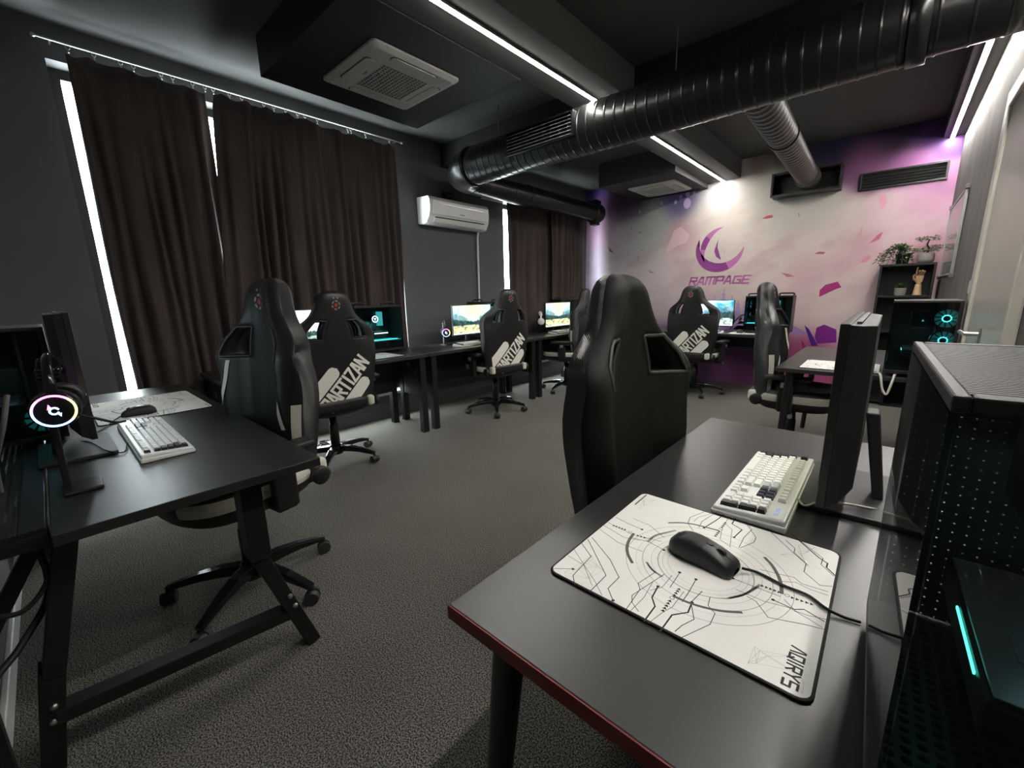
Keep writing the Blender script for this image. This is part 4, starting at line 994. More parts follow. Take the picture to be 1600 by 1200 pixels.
def tower_cube():
    t = thing('computer_tower', 'x', 'computer')
    w, l, z0, z1 = .1375, .19, .018, .428
    b = MB(); b.box(-w, w, -l, l, z0, z0 + .018).box(w - .006, w, -l, l, z0 + .018, z1 - .012).box(w - .016, w - .006, -l, -l + .01, z0 + .018, z1 - .012).box(-w, -w + .010, l - .012, l, z0 + .018, z1 - .012)
    b.build('case', 'plastic_black', t, bevel=.002)
    tp = MB().box(-w, -w + .010, -l, l, z1 - .012, z1).box(w - .012, w, -l, l, z1 - .012, z1).box(-w + .010, w - .012, -l, -l + .012, z1 - .012, z1).box(-w + .010, w - .012, l - .012, l, z1 - .012, z1).build('top_frame', 'plastic_dark', t, bevel=.002)
    g = MB(); n = 46
    for k in range(n):
        y = -l + .014 + (2 * l - .028) * (k + .5) / n; g.box(-w + .010, w - .012, y - .0024, y + .0024, z1 - .007, z1 - .001)
    tag(g.build('top_grille', 'plastic_dark', tp), None, None, kind='stuff')
    MB().box(-w + .010, w - .012, -l + .012, l - .012, z1 - .0125, z1 - .0095).build('dust_filter', 'plastic_black', tp)
    MB().box(-w, -w + .004, -l + .001, l - .002, z0 + .019, z1 - .013).build('side_glass', 'glass_smoke', t)
    MB().box(-w + .005, w - .017, -l, -l + .004, z0 + .019, z1 - .013).build('front_glass', 'glass_smoke', t)
    MB().box(-w + .012, w - .008, l - .008, l - .005, z0 + .02, z1 - .014).build('rear_mesh', 'mesh_metal', t)
    MB().box(-w + .012, .04, -l + .02, l - .02, z0 + .0195, z0 + .022).build('floor_mesh', 'mesh_metal', t)
    for x in (-.11, .11):
        for y in (-.15, .15): MB().cyl((x, y, 0), (x, y, z0), .014, n=12).build('foot', 'plastic_black', t)
    MB().box(.052, .058, -.12, .17, .10, .40).build('motherboard', 'pcb', t)
    g = MB().hexa([(-.07, -.10, .105), (.045, -.10, .105), (.045, .165, .105), (-.07, .165, .105)], [(-.07, -.10, .145), (.045, -.10, .145), (.045, .165, .145), (-.07, .165, .145)]).build('graphics_card', 'plastic_dark', t, bevel=.004)
    MB().box(-.072, -.0705, -.06, .05, .1395, .1425).build('light_bar', 'teal_green', g)
    MB().box(-.065, .03, -.095, .16, .1455, .149).build('backplate', 'metal_alu', g, bevel=.001); MB().box(-.04, -.01, -.03, .02, .1492, .150).build('sticker', 'plastic_grey', g)
    MB().hexa([(-.05, -.02, .27), (.045, -.02, .27), (.045, .09, .27), (-.05, .09, .27)], [(-.05, -.02, .36), (.045, -.02, .36), (.045, .09, .36), (-.05, .09, .36)]).build('cpu_cooler', 'plastic_dark', t, bevel=.004)
    MB().flat([(-.006, .306), (.006, .306), (0, .318)], lambda a, b_: (a, -.0205, b_)).build('cooler_logo', 'teal_dim', t)
    for k in range(3): MB().tube(bez([(-.02 + .012 * k, -.06, .15), (-.03 + .012 * k, -.12, .11), (0 + .012 * k, -.14, .06), (.03, -.10, .04)], 8), .006, 8).build('power_cable', 'cable_black', t)
    for k in range(3): fan(t, (.085, -.155, .095 + k * .118), .055, 'y', 'teal_glow')
    interior_light(t, (.0, -.02, .23), .05, (.55, .9, .9))
    return t
TC = tower_cube()
copy_tree(TC, (.150, 3.40, DT), 0, 'glass computer tower with teal fans on the corner desk', 'glass cube computer towers')
LT = copy_tree(TC, (-2.44, -.1405, DT), rad(90), 'computer tower with a slatted top at the left edge', 'glass cube computer towers')
for _c in [c for c in LT.children if c.name.startswith('case_fan')][1:]:
    for _g in list(_c.children): bpy.data.objects.remove(_g)
    bpy.data.objects.remove(_c)
TC.location = (.1713, .5934, DT); TC.rotation_euler = (0, 0, rad(1.43)); TC['label'] = 'large dark glass computer tower on the near desk with slatted top'; TC['group'] = 'glass cube computer towers'

# ================================================================= keyboards (user at local -Y)
U = .0185
def key_layout():
    K = []
    def row(y, items, x=0.0):
        for w_, m in items:
            if m: K.append((x, y, w_, 1, m))
            x += w_
    w, b, g, n = 'key_white', 'key_black', 'key_grey', 'key_navy'
    row(5.4, [(1, b), (1, 0)] + [(1, w)] * 4 + [(.5, 0)] + [(1, w)] * 4 + [(.5, 0)] + [(1, w)] * 4 + [(.3, 0)] + [(1, w)] * 3)
    row(4, [(1, b)] + [(1, w)] * 12 + [(2, g)] + [(.3, 0)] + [(1, n)] * 3 + [(.3, 0)] + [(1, w)] * 3 + [(1, b)])
    row(3, [(1.5, b)] + [(1, w)] * 12 + [(1.5, g)] + [(.3, 0)] + [(1, n)] * 3 + [(.3, 0)] + [(1, w)] * 3)
    row(2, [(1.75, b)] + [(1, w)] * 11 + [(2.25, w)] + [(3.6, 0)] + [(1, w)] * 3)
    row(1, [(2.25, b)] + [(1, w)] * 10 + [(2.75, w)] + [(1.3, 0)] + [(1, w)] + [(1.3, 0)] + [(1, w)] * 3)
    row(0, [(1.25, b)] + [(1.25, w)] * 2 + [(6.25, w)] + [(1.25, w)] * 4 + [(.3, 0)] + [(1, w)] * 3 + [(.3, 0)] + [(2, w), (1, w)])
    K += [(21.6, 2, 1, 2, b), (21.6, 0, 1, 2, b)]
    return K
KL = key_layout(); KW = 22.6 * U; KD = 6.4 * U
_km = {}
def keymesh(w_, d_, m):
    k = (w_, d_, m)
    if k not in _km:
        a, b, i = w_ * U / 2 - .0009, d_ * U / 2 - .0009, .0022
        mb = MB().hexa([(-a, -b, 0), (a, -b, 0), (a, b, 0), (-a, b, 0)], [(-a + i, -b + i * .8, .0085), (a - i, -b + i * .8, .0085), (a - i, b - i, .0085), (-a + i, b - i, .0085)])
        o = mb.build('keycap', m, None); _km[k] = o.data; bpy.data.objects.remove(o)
    return _km[k]
def keyboard(label, loc, rz, detail, scale=(1, 1, 1)):
    t = thing('keyboard', label, 'keyboard', loc, rz, 'white keyboards'); t.scale = scale
    a, b = KW / 2 + .010, KD / 2 + .012
    MB().hexa([(-a, -b, .002), (a, -b, .002), (a, b, .006), (-a, b, .006)], [(-a, -b, .018), (a, -b, .018), (a, b, .028), (-a, b, .028)]).build('case', 'plastic_white', t, bevel=.004)
    MB().hexa([(-a - .003, -b - .003, .0), (a + .003, -b - .003, .0), (a + .003, b + .003, .0), (-a - .003, b + .003, .0)], [(-a - .003, -b - .003, .0105), (a + .003, -b - .003, .0105), (a + .003, b + .003, .0145), (-a - .003, b + .003, .0145)]).build('base_tray', 'plastic_white', t, bevel=.003)
    kz = lambda y: .0185 + (y + b) / (2 * b) * .010
    pos = []
    for x, y, w_, d_, m in KL:
        px, py = -KW / 2 + (x + w_ / 2) * U, -KD / 2 + (y + d_ / 2) * U; pos.append((px, py, kz(py), w_, d_, m))
    if detail:
        for px, py, pz, w_, d_, m in pos:
            o = bpy.data.objects.new('keycap', keymesh(w_, d_, m)); COL.objects.link(o); o.parent = t; o.location = (px, py, pz); o.rotation_euler = (.07, 0, 0)
        lt = MB(); letters(lt, 'aQIrYS', .152 + .012, KD / 2 - .012, .005, .006, .0022, .0014, lambda p, q: (p, q, kz(q) + .0008), mi=0)
        lt.build('maker_mark', 'blue_dim', t)
    else:
        ms = ['key_white', 'key_black', 'key_grey', 'key_navy']; mb = MB()
        for px, py, pz, w_, d_, m in pos:
            x, y, i = w_ * U / 2 - .0009, d_ * U / 2 - .0009, .002
            mb.hexa([(px - x, py - y, pz), (px + x, py - y, pz), (px + x, py + y, pz), (px - x, py + y, pz)], [(px - x + i, py - y + i, pz + .0085), (px + x - i, py - y + i, pz + .0085), (px + x - i, py + y - i, pz + .0085), (px - x + i, py + y - i, pz + .0085)], ms.index(m))
        tag(mb.build('keycaps', ms, t), None, None, kind='stuff')
    return t
emat('blue_dim', (.3, .45, .9), .6)
keyboard('white mechanical keyboard with black corner keys on the near desk', (-.179, 1.178, DT), rad(-90), True)
keyboard('white keyboard with black edge keys on the left desk', (-2.02, .205, DT), rad(180), True, (1.36, .98, 1))
keyboard('white keyboard below the sunset monitor under the wall air conditioner', (-3.27, 3.02, DT), rad(90), False)
keyboard('white keyboard below the monitor at the far window', (-3.27, 4.66, DT), rad(90), False)
keyboard('white keyboard in front of the blue sky monitor', (-3.27, 1.35, DT), rad(90), False)
keyboard('white keyboard on the desk under the mural logo', (-1.72, 5.53, DT), 0, False)

# ================================================================= mouse pads
def pad_art():
    C0 = Vector((-.212, .745)); g = lambda cx, cy: on_z(850 + cx / 3.2, 640 + cy / 3.2, .7445)
    def L(cx, cy): p = g(cx, cy); return (-(p.y - C0.y), p.x - C0.x)
    lines = [(.0008, [(40, 795), (145, 798)]), (.001, [(185, 665), (235, 735), (145, 830), (155, 885)]), (.001, [(220, 650), (310, 830), (225, 915)]), (.001, [(240, 640), (330, 750), (375, 840), (320, 895), (345, 955)]),
             (.0007, [(280, 600), (370, 665), (490, 710)]), (.0007, [(300, 580), (400, 640), (480, 655)]), (.0007, [(320, 565), (440, 625), (585, 660)]), (.0009, [(360, 540), (420, 570), (490, 600)]), (.0007, [(445, 545), (530, 580), (600, 640)]), (.0009, [(430, 640), (520, 660), (600, 703)]), (.0006, [(120, 730), (200, 780), (240, 880)]), (.0006, [(150, 700), (255, 860), (290, 930)]),
             (.0008, [(830, 500), (730, 540), (720, 570), (745, 605)]), (.0008, [(860, 515), (790, 560), (775, 590)]), (.0016, [(905, 522), (860, 555), (800, 592)]), (.0016, [(960, 540), (940, 572), (990, 602), (950, 640)]), (.0008, [(1000, 550), (1040, 600), (1000, 640), (975, 690)]), (.0008, [(1010, 570), (1060, 640), (1050, 665), (980, 692)]), (.0006, [(930, 530), (905, 570), (940, 600), (930, 685)]), (.0006, [(750, 560), (770, 540), (840, 520)]), (.0006, [(890, 600), (880, 650), (935, 690)]),
             (.0008, [(555, 815), (470, 870), (480, 900), (410, 1000)]), (.0008, [(600, 825), (500, 890), (440, 930), (440, 965), (472, 1010)]), (.0008, [(680, 815), (630, 890)]), (.0018, [(570, 885), (540, 940), (555, 985), (500, 1060)]), (.0009, [(760, 850), (720, 920), (690, 962)]), (.0018, [(740, 965), (720, 1015), (640, 1028), (580, 1110)]), (.0009, [(790, 910), (735, 965), (750, 1050), (690, 1080), (655, 1110)]), (.0008, [(830, 940), (820, 980), (855, 1020), (830, 1075), (690, 1140)]), (.0006, [(640, 830), (590, 890), (530, 905)]), (.0006, [(700, 910), (640, 990), (600, 1010), (520, 1070)]), (.0006, [(545, 860), (500, 940), (430, 1010)]),
             (.0008, [(945, 845), (1060, 890), (1180, 935)]), (.0008, [(1015, 935), (1060, 960), (1120, 1040), (1300, 1075), (1400, 1100)]), (.0013, [(1145, 952), (1250, 1000), (1300, 1000), (1400, 1060)]), (.0008, [(1080, 800), (1160, 820), (1250, 840), (1290, 872), (1420, 912)]), (.0009, [(1115, 595), (1250, 720), (1310, 772), (1300, 812), (1380, 880), (1440, 885)]), (.0018, [(1240, 625), (1375, 742), (1418, 770), (1412, 790), (1455, 830)]), (.0009, [(1260, 640), (1395, 745), (1385, 775), (1450, 835)]), (.0009, [(1210, 655), (1255, 695), (1250, 715), (1320, 780)]), (.0007, [(960, 900), (1100, 960), (1220, 990), (1310, 1040), (1390, 1090)]), (.0007, [(1180, 860), (1260, 865), (1330, 900), (1420, 930)]), (.0007, [(1200, 950), (1260, 1010), (1320, 1030), (1410, 1050)])]
    arcs = [(.0058, [(447, 622), (425, 655), (415, 690), (420, 725), (440, 765)]), (.0050, [(650, 935), (720, 965), (800, 990), (890, 1008), (985, 1015)]), (.0058, [(1105, 742), (1140, 780), (1170, 830), (1185, 875), (1188, 918)]), (.0044, [(625, 567), (690, 567), (760, 577), (870, 605)])]
    lightarcs = [(.005, [(520, 660), (560, 630), (655, 605)]), (.005, [(930, 942), (1010, 920), (1078, 878)]), (.004, [(515, 765), (540, 800), (590, 835)])]
    dots = [(145, 798), (345, 955), (490, 600), (600, 703), (950, 640), (800, 592), (570, 885), (678, 815), (760, 850), (740, 965), (945, 845), (1145, 952)]
    chev = [((345, 580), (415, 605), 5), ((465, 630), (515, 645), 3), ((1085, 880), (1190, 920), 5), ((1235, 940), (1355, 980), 5), ((592, 1010), (635, 950), 5), ((650, 932), (680, 892), 4), ((855, 635), (880, 605), 4), ((888, 592), (910, 562), 4)]
    rings = [(430, 613), (1215, 930), (640, 942), (884, 598)]
    mb = MB(); fn = lambda a, b: (a, b, .00445); fl = lambda a, b: (a, b, .0043)
    for wd, pts in lines: mb.stroke([L(*p) for p in pts], wd * 1.35, fn, 0)
    for wd, pts in arcs:
        pts = [(p.x, p.y) for p in bez([(*L(*p), 0) for p in pts], 6)]; mb.stroke(pts, wd, fn, 1)
    for wd, pts in lightarcs:
        pts = [(p.x, p.y) for p in bez([(*L(*p), 0) for p in pts], 6)]; mb.stroke(pts, wd, fl, 2)
    cx, cy = L(800, 790)
    for R, wd, mi in ((.138, .0006, 1), (.120, .0005, 2), (.108, .0012, 2), (.092, .0006, 2), (.080, .002, 2), (.072, .0006, 2), (.062, .0005, 2)):
        mb.stroke([(cx + R * math.cos(a), cy + R * math.sin(a)) for a in np.linspace(0, 2 * pi, 73)], wd, fl, mi)
    def disc(c, r, mi=0, n=10): mb.flat([(c[0] + r * math.cos(2 * pi * k / n), c[1] + r * math.sin(2 * pi * k / n)) for k in range(n)], fn, mi)
    for d_ in dots: disc(L(*d_), .0028)
    for r_ in rings:
        c = L(*r_); mb.stroke([(c[0] + .0035 * math.cos(a), c[1] + .0035 * math.sin(a)) for a in np.linspace(0, 2 * pi, 13)], .0008, fn, 0)
    for a, b, n in chev:
        A, B = Vector(L(*a)), Vector(L(*b)); d_ = (B - A); st = d_.length / n; d_.normalize(); q = Vector((-d_.y, d_.x))
        for k in range(n):
            p = A + d_ * st * k; mb.flat([p + q * .0035, p - q * .0035, p + d_ * st * .8], fn, 0)
    letters(mb, '^QIRYS', .112, -.188 + .355, .0105, .0165, .0042, .0030, fn, 0, 0)
    # faint web lines in the corners
    r_ = random.Random(4)
    for ccx, ccy in ((-.14, -.15), (.15, .16), (-.15, .15), (.15, -.14)):
        P = [(ccx + r_.uniform(-.045, .045), ccy + r_.uniform(-.04, .04)) for _ in range(9)]
        for i in range(9):
            for j in range(i):
                if (Vector(P[i]) - Vector(P[j])).length < .045: mb.stroke([P[i], P[j]], .0004, fl, 2)
    for k in range(16): mb.stroke([(-.19 + .004 * k, -.186), (-.188 + .004 * k, -.186)], .0035, fn, 1)
    return mb
ART = None
def mousepad(label, loc, rz, scale=(1, 1, 1)):
    global ART
    t = thing('mouse_pad', label, 'mouse pad', loc, rz, 'white printed mouse pads'); t.scale = scale
    h = .2015; q = rrect(-h, h, -h, h, .018)
    MB().prism(q, lambda a, b, d_: (a, b, d_), .0038).build('pad_base', 'pad_rubber', t, bevel=.0012)
    q = rrect(-h + .004, h - .004, -h + .004, h - .004, .015)
    MB().prism(q, lambda a, b, d_: (a, b, .0038 + d_), .0003).build('cloth_top', 'paper_white', t)
    if ART is None:
        o = pad_art().build('printed_lines', ['ink_black', 'ink_grey', 'ink_light'], t); ART = o.data
    else:
        o = bpy.data.objects.new('printed_lines', ART); COL.objects.link(o); o.parent = t
    return t
mousepad('large white mouse pad with circuit line print on the near desk', (-.212, .745, DT), rad(-90))
mousepad('white printed mouse pad on the left desk beyond the keyboard', (-2.70, .285, DT), rad(180), (1.45, 1.02, 1))
mousepad('white printed mouse pad beside the teal lit computer', (-3.37, 1.90, DT), rad(90))
mousepad('white printed mouse pad below the wall air conditioner', (-3.36, 3.52, DT), rad(90))
mousepad('white printed mouse pad on the far window desk', (-3.36, 5.10, DT), rad(90))
mousepad('white printed mouse pad in front of the mural', (-1.23, 5.64, DT), 0)
mousepad('white printed mouse pad on the corner desk', (-.20, 3.45, DT), rad(-90))

# ================================================================= mice (front at local +Y)
def mouse_proto():
    t = thing('computer_mouse', 'x', 'mouse')
    Y = [-.0625, -.060, -.053, -.042, -.028, -.012, .004, .02, .035, .047, .056, .060, .0615]
    Wd = [.002, .014, .023, .029, .031, .0305, .029, .0285, .029, .029, .027, .022, .012]
    Ht = [.006, .018, .027, .034, .038, .039, .0375, .034, .029, .0235, .018, .013, .009]
    n = 16; vs = []
    for y, w_, h in zip(Y, Wd, Ht):
        for k in range(n + 1):
            a = pi * k / n; c, s_ = math.cos(a), math.sin(a)
            vs.append((w_ * math.copysign(abs(c) ** .62, c), y, .003 + h * abs(s_) ** .72))
    m = n + 1; fs = [(j * m + k, j * m + k + 1, (j + 1) * m + k + 1, (j + 1) * m + k) for j in range(len(Y) - 1) for k in range(n)]
    fs += [(j * m, (j + 1) * m, (j + 1) * m + n, j * m + n) for j in range(len(Y) - 1)]
    MB().add(vs, fs, 0, True).build('shell', 'plastic_black', t)
    hz = lambda y: np.interp(y, Y, Ht) + .003
    MB().tube([(0, y, hz(y) + .0002) for y in np.linspace(.006, .058, 12)], .0007, 5).build('button_gap', 'key_black', t)
    MB().tube([(x, .008 - .004 * abs(x) / .03, .003 + np.interp(.006, Y, Ht) * (1 - (abs(x) / .029) ** 3.2) ** .5 + .0002) for x in np.linspace(-.024, .024, 13)], .0007, 5).build('button_gap', 'key_black', t)
    MB().cyl((-.0035, .032, hz(.032) - .004), (.0035, .032, hz(.032) - .004), .0095, n=20).build('scroll_wheel', 'plastic_dark', t)
    MB().box(-.004, .004, .008, .018, hz(.012) - .002, hz(.012) + .001).build('dpi_button', 'plastic_dark', t, bevel=.001)
    MB().tube([(.006 * math.cos(a), -.036 + .006 * math.sin(a), hz(-.036) + .0003) for a in np.linspace(.4, 2 * pi - .2, 14)], .0008, 5).build('maker_mark', 'plastic_grey', t)
    for x in (-.015, .015): MB().box(x - .008, x + .008, -.045, .045, 0, .0032).build('glide_foot', 'plastic_black', t)
    return t
MP = mouse_proto(); PT = DT + .0046
for p, rz, lb in (((-2.505, .225, PT), rad(170), 'black mouse on the left desk pad'), ((-3.40, 1.86, PT), rad(92), 'black mouse on the pad beside the teal lit computer'),
                  ((-1.32, 5.62, PT), 0, 'black mouse on the pad in front of the mural'), ((-.15, 3.37, PT), rad(-90), 'black mouse on the corner desk pad')):
    copy_tree(MP, p, rz, lb, 'black computer mice')
MP.location = (-.207, .755, PT); MP.rotation_euler = (0, 0, rad(-97)); MP['label'] = 'black mouse on the large near mouse pad'; MP['group'] = 'black computer mice'

# ================================================================= cables
def cable(label, pts, r, m, n=10):
    o = MB().tube(bez(pts, n), r, 8).build('cable', m); return tag(o, label, 'cable')
p = [on_z(1160, 888, PT + .010), on_z(1185, 895, PT + .003), on_z(1225, 915, PT + .003), on_z(1262, 930, PT + .003), on_z(1290, 950, PT + .003), on_z(1318, 964, DT + .003), on_z(1345, 972, DT + .003)]
cable('black mouse cable crossing the near mouse pad', p, .0024, 'cable_black')
cable('cream keyboard cable running under the near monitor', [(-.108, 1.12, DT + .016), (-.09, 1.10, DT + .012), (-.06, 1.14, DT + .017), (.0, 1.16, DT + .018), (.06, 1.20, DT + .004)], .0026, 'cable_white')
cable('black mouse cable on the left desk', [(-2.50, .162, PT + .008), (-2.44, .13, DT + .008), (-2.36, .10, DT + .004), (-2.27, .06, DT + .004)], .0024, 'cable_black')
cable('dark keyboard cable curving under the left monitor', [(-1.98, .275 - .145, DT + .012), (-1.90, .11, DT + .004), (-1.93, .07, DT + .016), (-2.10, .04, DT + .016), (-2.2, .0, DT + .004)], .0024, 'cable_black')
cable('black power cable looping below the left shelf', [(-1.50, -.20, .65), (-1.47, -.21, .56), (-1.45, -.15, .53), (-1.46, -.10, .58), (-1.47, -.10, .65)], .006, 'cable_black')
cable('thick black cable hanging from the left shelf to the floor', [(-1.55, -.10, .655), (-1.56, -.11, .50), (-1.50, -.17, .42), (-1.45, -.23, .36), (-1.42, -.25, .20), (-1.42, -.24, .008)], .008, 'cable_black')
cable('black cable bowing beside the computer at the mural', [(-1.20, 5.80, .76), (-1.30, 5.82, .95), (-1.42, 5.84, .90), (-1.50, 5.86, .76)], .006, 'cable_black')
cable('grey cable rising behind the left headset', [(-1.80, -.16, .71), (-1.78, -.15, .82), (-1.76, -.12, .92), (-1.80, -.10, 1.0)], .006, 'plastic_grey')
cable('white cable loop hanging beside the corner desk', [(.0, 3.25, .7465), (.005, 3.19, .748), (.01, 3.15, .735), (.025, 3.13, .67), (.045, 3.13, .65), (.06, 3.15, .72), (.065, 3.19, .748), (.07, 3.24, .7465)], .006, 'cable_white')

# ================================================================= headsets
def headset(label, loc, rz, mat_main, glow=True, group='headsets'):
    t = thing('headset', label, 'headset', loc, rz, group)
    R = .082
    MB().tube([(R * math.cos(a), 0, .06 + R * 1.05 * math.sin(a)) for a in np.linspace(-.15, pi + .15, 25)], .011, 12).build('headband', mat_main, t)
    pts = [(R * .9 * math.cos(a), 0, .055 + R * .98 * math.sin(a)) for a in np.linspace(.5, pi - .5, 17)]
    mb = MB()
    for p, q in zip(pts, pts[1:]): mb.bar(p, q, .044, .016, up=(0, 0, 1))
    mb.build('band_cushion', mat_main, t, bevel=.004)
    for s in (-1, 1):
        c = (s * .078, 0, .02)
        e = MB().lathe([(0, s * .034), (.036, s * .034), (.044, s * .028), (.046, s * .016), (.046, 0), (.03, s * -.004), (0, s * -.004)], 28, c, 'x').build('ear_cup', mat_main, t)
        MB().lathe([(.030, s * -.005), (.044, s * -.005), (.048, s * -.014), (.044, s * -.024), (.030, s * -.026), (.026, s * -.014), (.030, s * -.005)], 28, c, 'x').build('ear_cushion', 'leather_black', e)
        MB().bar((s * .088, 0, .02), (s * .084, 0, .085), .018, .02, up=(0, 1, 0)).build('yoke', mat_main, e)
        if glow:
            n = 32; cols = ['magenta_glow', 'yellow_glow', 'blue_glow', 'violet_glow']; mb = MB()
            for k in range(n):
                a0, a1 = 2 * pi * k / n, 2 * pi * (k + 1) / n; mi = [1, 0, 0, 3, 2, 2, 2, 1][k * 8 // n]
                mb.tube([(c[0] + s * .0335, .038 * math.cos(a0), c[2] + .038 * math.sin(a0)), (c[0] + s * .0335, .038 * math.cos(a1), c[2] + .038 * math.sin(a1))], .0026, 6, mi, caps=False)
            mb.build('light_ring', cols, e)
            g = MB(); xx = c[0] + s * .0346; fn = lambda a, b: (xx, a, c[2] + b)
            ar = [(.008 * math.cos(a), .008 * math.sin(a)) for a in np.linspace(.5, 2 * pi - .6, 14)]
            g.stroke(ar, .004, fn, 1); g.flat([(-.012, .004), (-.004, .010), (-.008, .018)], fn, 0); g.flat([(.004, -.008), (.012, -.006), (.010, -.016)], fn, 1)
            g.build('lit_mark', ['magenta_glow', 'blue_glow'], e)
    MB().tube(bez([(.08, .03, .0), (.085, .07, -.02), (.07, .10, -.04), (.05, .12, -.045)], 6), .0035, 8).build('microphone', 'plastic_black', t)
    return t
def headset_stand(label, loc, hz):
    t = thing('headset_stand', label, 'headset stand', loc, group='headset stands')
    MB().box(-.05, .05, -.035, .045, 0, .010).build('base', 'plastic_black', t, bevel=.004)
    MB().box(-.010, .010, -.030, -.014, .010, hz - .006).build('post', 'plastic_black', t, bevel=.003)
    MB().box(-.022, .022, -.030, .020, hz - .006, hz).build('hook', 'plastic_black', t, bevel=.002)
headset('black headset with a rainbow light ring at the left desk', (-1.625, -.006, .965), rad(-6), 'gloss_black')
headset_stand('headset stand at the rear corner of the left desk', (-1.625, -.006, DT), 1.0795 - DT)
headset('black headset with a violet light ring beside the sunset monitor', (-3.50, 2.84, .86), rad(-35), 'plastic_black')
headset_stand('headset stand beside the sunset monitor', (-3.50, 2.84, DT), .976 - DT)
headset('white headset beside the monitor at the far window', (-3.50, 4.48, .88), rad(-45), 'plastic_white', False)
headset_stand('headset stand beside the monitor at the far window', (-3.50, 4.48, DT), .996 - DT)

# ================================================================= bookcase, plants, hand, whiteboard
bx0, bx1, by0, by1, bz = -.13, .292, 5.90, 6.185, 1.475
t = thing('bookcase', 'black open bookcase in the corner by the mural', 'bookcase', (0, 0, 0))
MB().box(bx0, bx0 + .02, by0, by1, 0, bz).box(bx1 - .02, bx1, by0, by1, 0, bz).build('side_panel', 'plastic_black', t, bevel=.001)
MB().box(bx0 + .02, bx1 - .02, by1 - .008, by1, 0, bz - .02).build('back_panel', 'plastic_black', t)
for z in (.03, .42, .78, 1.14, bz - .02): MB().box(bx0 + .0201, bx1 - .0201, by0, by1 - .0085, z, z + .02).build('shelf_board', 'plastic_black', t)
def leafmesh(mb, p, d, L, w, mi=0):
    d = Vector(d).normalized(); up = Vector((0, 0, 1)); s = d.cross(up)
    s = s.normalized() if s.length > .01 else Vector((1, 0, 0)); p = Vector(p); n = s.cross(d)
    mb.add([p, p + d * L * .45 + s * w / 2 - n * .002, p + d * L - n * .006, p + d * L * .45 - s * w / 2 - n * .002, p + d * L * .45 + n * .004], [(0, 1, 4), (1, 2, 4), (2, 3, 4), (3, 0, 4)], mi, True)
t = thing('potted_plant', 'trailing green plant in a black pot on the bookcase', 'plant', (.035, 6.02, bz))
MB().lathe([(0, 0), (.045, 0), (.062, .10), (.066, .105), (.058, .10), (0, .09)], 20).build('pot', 'pot_black', t); MB().lathe([(0, .094), (.056, .094)], 16).build('soil', 'soil', t)
mb = MB(); st = MB(); r_ = random.Random(11)
for k in range(20):
    a = r_.uniform(pi * .55, pi * 1.6) if k < 14 else r_.uniform(0, 2 * pi); L = r_.uniform(.10, .26) if k < 14 else r_.uniform(.06, .12)
    P = bez([(0, 0, .10), (math.cos(a) * L * .35, math.sin(a) * L * .2, .17 + r_.uniform(-.02, .03)), (math.cos(a) * L * .8, math.sin(a) * L * .3, .12 + r_.uniform(-.04, .04)), (math.cos(a) * L * 1.0, math.sin(a) * L * .35, r_.uniform(-.06, .1))], 6)
    st.tube(P, .0018, 5)
    for q in P[2::2]:
        for _ in range(3): leafmesh(mb, q, (r_.uniform(-1, 1), r_.uniform(-1, 1), r_.uniform(-.4, .8)), r_.uniform(.022, .036), .02)
st.build('stems', 'leaf', t); tag(mb.build('leaves', 'leaf', t), None, None, kind='stuff')
t = thing('potted_plant', 'bonsai-like plant in a grey stone pot on the bookcase', 'plant', (.205, 6.03, bz))
MB().lathe([(0, 0), (.05, 0), (.066, .03), (.066, .085), (.058, .10), (.052, .095), (0, .088)], 24).build('pot', 'pot_grey', t)
MB().tube(bez([(0, 0, .085), (.012, 0, .14), (-.004, 0, .18), (.006, 0, .23)], 6), [.010 - .0003 * i for i in range(19)], 8).build('trunk', 'soil', t)
mb = MB()
for cx, cz, R, n in ((0, .235, .085, 110), (-.02, .13, .11, 130), (.05, .15, .07, 60)):
    for _ in range(n):
        a = r_.uniform(0, 2 * pi); q = R * math.sqrt(r_.random()); leafmesh(mb, (cx + q * math.cos(a), q * math.sin(a) * .8, cz + r_.uniform(-.02, .02)), (math.cos(a), math.sin(a), r_.uniform(-.2, .9)), .024, .016)
tag(mb.build('leaves', 'leaf', t), None, None, kind='stuff')
t = thing('potted_plant', 'small dark succulent in a ribbed grey pot inside the bookcase', 'plant', (.055, 6.0, 1.1605))
prof = [(0, 0), (.040, 0), (.046, .02), (.048, .075), (.043, .075), (.042, .065), (0, .065)]
MB().lathe(prof, 18, smooth=False).build('pot', 'pot_grey', t)
mb = MB()
for k in range(46):
    a = k * 2.4; e = .2 + k / 46 * 1.2; leafmesh(mb, (0, 0, .065), (math.cos(a) * math.cos(e), math.sin(a) * math.cos(e), math.sin(e)), .07, .02)
tag(mb.build('leaves', 'leaf', t), None, None, kind='stuff')
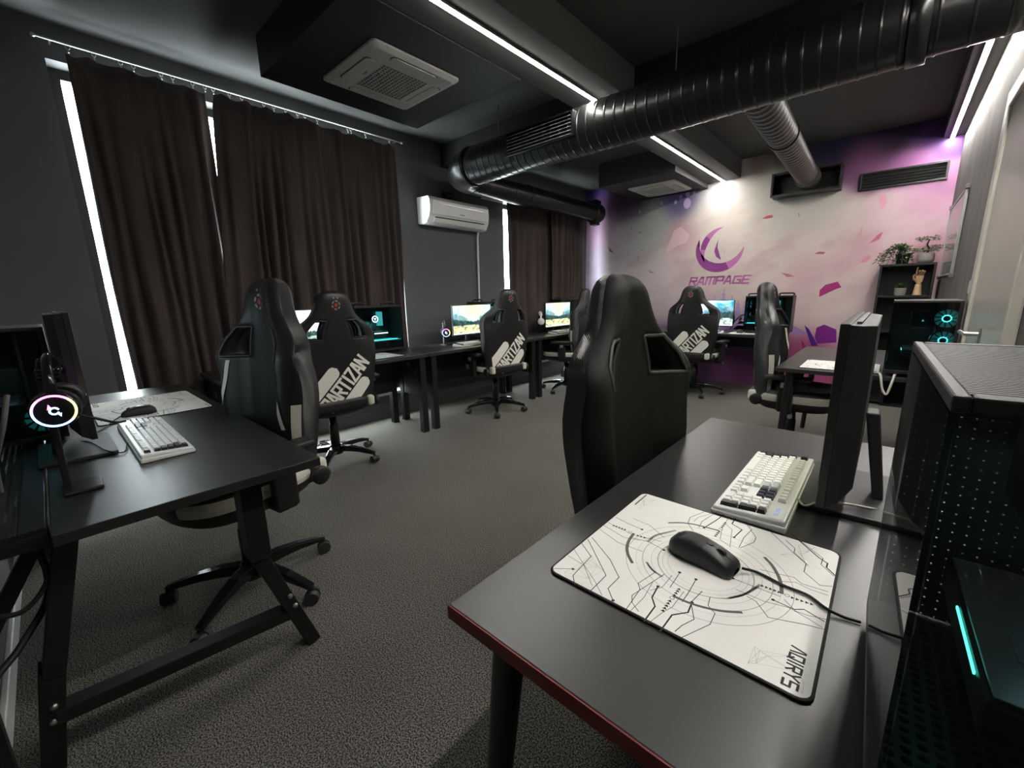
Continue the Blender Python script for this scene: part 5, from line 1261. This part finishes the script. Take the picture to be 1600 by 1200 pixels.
# wooden mannequin hand: palm, four fingers, thumb
t = thing('wooden_hand', 'jointed wooden mannequin hand standing in the bookcase', 'ornament', (.185, 5.99, 1.1605), rad(10))
MB().lathe([(0, 0), (.036, 0), (.036, .006), (.032, .02), (.024, .105), (.022, .11), (0, .11)], 20).build('forearm', 'wood_hand', t)
MB().lathe([(0, .106), (.014, .108), (.019, .118), (.014, .128), (0, .13)], 16).build('wrist_ball', 'wood_hand', t)
MB().hexa([(-.024, -.012, .124), (.024, -.012, .124), (.024, .012, .124), (-.024, .012, .124)], [(-.034, -.013, .195), (.034, -.013, .195), (.034, .013, .195), (-.034, .013, .195)]).build('palm', 'wood_hand', t, bevel=.008, seg=3)
for x, segs, bend in ((.026, (.034, .024, .018), 1.25), (.009, (.038, .028, .020), 1.2), (-.009, (.036, .026, .020), 1.1), (-.027, (.034, .026, .020), .05)):
    p = Vector((x, 0, .198)); ang = .1; fm = MB()
    for L in segs:
        q = p + Vector((0, -math.sin(ang), math.cos(ang))) * L; fm.tube([p, p.lerp(q, .2), p.lerp(q, .8), q], [.0055, .0085, .0078, .005], 10); p = q; ang += bend
    fm.build('finger', 'wood_hand', t)
fm = MB(); fm.tube([(-.028, -.006, .145), (-.046, -.014, .165), (-.052, -.024, .188)], [.010, .0095, .006], 10).tube([(-.052, -.024, .188), (-.046, -.036, .205)], [.008, .005], 10); fm.build('thumb', 'wood_hand', t)
t = thing('whiteboard', 'glossy white board in a thin metal frame on the concrete wall', 'whiteboard', (XR, 0, 0))
MB().box(-.016, -.004, 4.78, 5.93, 1.345, 1.95).build('board', 'board_gloss' if 'board_gloss' in MATS else mat('board_gloss', (.62, .60, .58), .08, coat=.5).name, t)
f = MB()
for a in ((4.765, 5.945, 1.33, 1.345), (4.765, 5.945, 1.95, 1.965), (4.765, 4.78, 1.345, 1.95), (5.93, 5.945, 1.345, 1.95)): f.box(-.022, -.002, *a)
f.build('frame', 'metal_alu', t, bevel=.002)
for y in (4.76, 5.95):
    for z in (1.325, 1.97): MB().box(-.028, 0, y - .018, y + .018, z - .018, z + .018).build('corner_clip', 'plastic_grey', t, bevel=.004)
